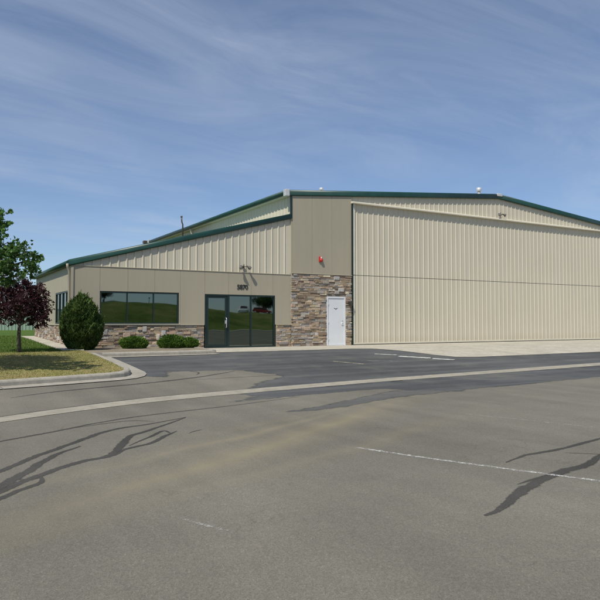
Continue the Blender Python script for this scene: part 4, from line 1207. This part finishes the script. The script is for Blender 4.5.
def vehicle(name, label, cat, loc, rz, paint, pickup):
    t = thing(name, label, cat, (0, 0, 0))
    b = MB(); W = .92
    if pickup:
        prof = [(-2.7, .45), (-2.7, 1.0), (-.75, 1.02), (-.62, 1.05), (1.35, 1.08), (2.55, .98), (2.68, .8), (2.68, .45)]
        cab = [(-.68, 1.04), (-.55, 1.72), (-.35, 1.8), (.65, 1.8), (.85, 1.74), (1.45, 1.07)]
    else:
        prof = [(-2.25, .42), (-2.28, .85), (-2.1, 1.0), (1.2, 1.05), (2.1, .92), (2.25, .75), (2.25, .42)]
        cab = [(-2.05, 1.0), (-1.85, 1.55), (-1.6, 1.66), (.2, 1.68), (.45, 1.6), (1.25, 1.04)]
    b.prism([(x, -W, z) for x, z in prof], (0, 2 * W, 0)); body = b.build('body', paint, t, .05)
    c = MB(); n = len(cab)
    pa = [(x, -W + .05 + (z - 1) * .18, z) for x, z in cab]; pb = [(x, W - .05 - (z - 1) * .18, z) for x, z in cab]
    c.v = pa + pb; c.f = [tuple(range(n)), tuple(range(n, 2 * n))] + [(k, (k + 1) % n, n + (k + 1) % n, n + k) for k in range(n)]; c.c = [None] * len(c.f)
    c.build('cab', paint, t, .03)
    g_ = MB()
    for s in (-1, 1):
        xa, xb = cab[0][0] + .28, cab[-1][0] - .32
        yy = lambda z: s * (W - .05 - (z - 1) * .18 + .006)
        g_.face([(xa, yy(1.14), 1.14), (xb, yy(1.14), 1.14), (xb - .38, yy(1.58), 1.58), (xa + .1, yy(1.58), 1.58)])
    (xa, za), (xb, zb) = cab[-1], cab[-2]
    g_.face([(xa - .06, -.7, za + .1), (xa - .06, .7, za + .1), (xb + .06, .6, zb - .05), (xb + .06, -.6, zb - .05)])
    for i, v in enumerate(g_.v[-4:]): g_.v[len(g_.v) - 4 + i] = (v[0] + .03, v[1], v[2] + .02)
    g_.build('window', 'black', t, recalc=False)
    wb = 1.7 if pickup else 1.38
    for sx in (-wb, wb):
        for s in (-1, 1):
            w_ = MB(); w_.lathe((sx, s * (W - .2), .36), (0, s, 0), [(.25, 0), (.35, .01), (.37, .04), (.37, .2), (.34, .23), (.24, .235)], 18); wo = w_.build('wheel', 'rubber', t)
            r_ = MB(); r_.lathe((sx, s * (W + .02), .36), (0, s, 0), [(.23, 0), (.22, .018), (.08, .03)], 14); r_.build('rim', 'galv', wo)
    for s in (-1, 1):
        h_ = MB(); h_.box(prof[-2][0] - .05, prof[-2][0] + .015, s * .7 - .14, s * .7 + .14, .68, .82); h_.build('headlight', 'lens', t)
    for a, b in ((prof[-1][0] - .03, prof[-1][0] + .1), (prof[0][0] - .1, prof[0][0] + .02)):
        bp = MB(); bp.box(a, b, -.88, .88, .42, .58); bp.build('bumper', 'galv' if pickup else 'black', t, .02)
    t.location = loc; t.rotation_euler = (0, 0, rz)
    return t
vehicle('pickup_truck', 'white pickup truck on the bank, mirrored in the entrance glass', 'pickup truck', (59.2, -79, bz_(59.2, -79)), R(118), 'carwhite', True)
vehicle('parked_car', 'dark red car parked behind the white pickup, mirrored in the entrance glass', 'car', (65.0, -81, bz_(65, -81)), R(40), 'carred', False)

random.seed(5); rng = np.random.default_rng(5)
for (x, y, h, lab) in [(29.5, -80, 3.2, 'broad green tree on the bank, mirrored in the left window pane'), (25.5, -82, 2.2, 'smaller green tree on the bank, mirrored at the left window edge'),
                     (70.5, -91, 5.6, 'tall dark tree behind the mirrored vehicles in the entrance glass'), (78, -93, 6.2, 'tallest tree at the right edge of the mirrored bank')]:
    z = bz_(x, y); bl = [((x + random.gauss(0, h * .28), y + random.gauss(0, h * .25), z + h * random.uniform(.45, .85)), h * .25) for _ in range(9)]
    tree('bank_tree', lab, 'tree', (x, y, z), (0, 0, 0), h * .3, .12, bl, .22, 'oval', 40, (.03, .07, .015), (.07, .13, .03), spread=.8)
PG = 'thin posts on the mirrored bank'
for x, lab in ((37.5, 'thin dark post on the bank, mirrored in the middle window pane'), (46.0, 'thin dark post on the bank, mirrored in the right window pane')):
    t = thing('marker_post', lab, 'post', (x, -76, bz_(x, -76)), PG)
    m = MB(); m.tube([(x, -76, bz_(x, -76) - .2), (x, -76, bz_(x, -76) + 1.25)], .06, 8); m.build('shaft', 'bronze', t)
    m = MB(); m.box(x - .16, x + .16, -76.08, -75.92, bz_(x, -76) + 1.25, bz_(x, -76) + 1.5); m.build('head', 'bronze', t, .02)

# ------------------------------------------------------------------ sky and sun
w = bpy.data.worlds.new('World'); S.world = w; w.use_nodes = True
nt = w.node_tree
bg = nt.nodes['Background']
sky = nd(nt, 'ShaderNodeTexSky', sky_type='NISHITA')
sky.sun_disc = False
sky.sun_elevation = SUN_EL
sky.sun_rotation = math.atan2(SUN.x, SUN.y)
sky.altitude = 1500; sky.air_density = 1.0; sky.dust_density = .8; sky.ozone_density = 3.0
tc = nd(nt, 'ShaderNodeTexCoord')
sep = nd(nt, 'ShaderNodeSeparateXYZ'); nt.links.new(tc.outputs['Generated'], sep.inputs[0])
den = math_n(nt, 'ADD', sep.outputs['Z'], .14)
cu = math_n(nt, 'DIVIDE', sep.outputs['X'], den); cv = math_n(nt, 'DIVIDE', sep.outputs['Y'], den)
cmb = nd(nt, 'ShaderNodeCombineXYZ'); nt.links.new(cu, cmb.inputs[0]); nt.links.new(cv, cmb.inputs[1])
def sky_layer(rot, sc, scale, det, ro, dist, lo, hi):
    q = nd(nt, 'ShaderNodeMapping'); q.inputs['Rotation'].default_value = (0, 0, R(rot)); q.inputs['Scale'].default_value = (*sc, 1)
    nt.links.new(cmb.outputs[0], q.inputs['Vector'])
    return ramp(nt, noise_node(nt, q.outputs[0], scale, det, ro, dist), [(lo, (0, 0, 0)), (hi, (1, 1, 1))])
veil = sky_layer(-12, (.5, .9), .75, 5, .52, .5, .34, .70)
fib = sky_layer(14, (.6, 1.7), 1.3, 10, .62, .9, .42, .74)
fib2 = sky_layer(-48, (.8, 1.7), 1.0, 7, .60, 1.2, .42, .80)
cl = math_n(nt, 'ADD', math_n(nt, 'MULTIPLY', math_n(nt, 'MAXIMUM', fib, fib2), math_n(nt, 'ADD', math_n(nt, 'MULTIPLY', veil, .62), .05)), math_n(nt, 'MULTIPLY', veil, .16), True)
cl = math_n(nt, 'ADD', cl, .10, True)
blue = mixc(nt, 1.0, sky.outputs[0], (.93, 1.0, 1.08), 'MULTIPLY')
mixed = mixc(nt, cl, blue, (5.2, 5.95, 7.2))
nt.links.new(mixed, bg.inputs['Color'])
bg.inputs['Strength'].default_value = .093

sd = bpy.data.lights.new('sun', 'SUN'); sd.energy = 4.0; sd.angle = R(.53); sd.color = (1.0, .95, .86)
so = bpy.data.objects.new('sun', sd); COL.objects.link(so)
so.rotation_euler = SUN.to_track_quat('Z', 'Y').to_euler(); so.location = (-20, -20, 40)

# ------------------------------------------------------------------ camera
cd = bpy.data.cameras.new('camera'); cam = bpy.data.objects.new('camera', cd); COL.objects.link(cam)
F = 635 / 600
cd.sensor_width = 36; cd.sensor_fit = 'HORIZONTAL'; cd.lens = 36 * F
cd.clip_start = .05; cd.clip_end = 3000
th, pt = R(30.25), math.atan(22 / 635)
cam.location = (0, 0, 1.05)
fw = Vector((math.sin(th) * math.cos(pt), math.cos(th) * math.cos(pt), math.sin(pt)))
cam.rotation_euler = fw.to_track_quat('-Z', 'Y').to_euler()
S.camera = cam
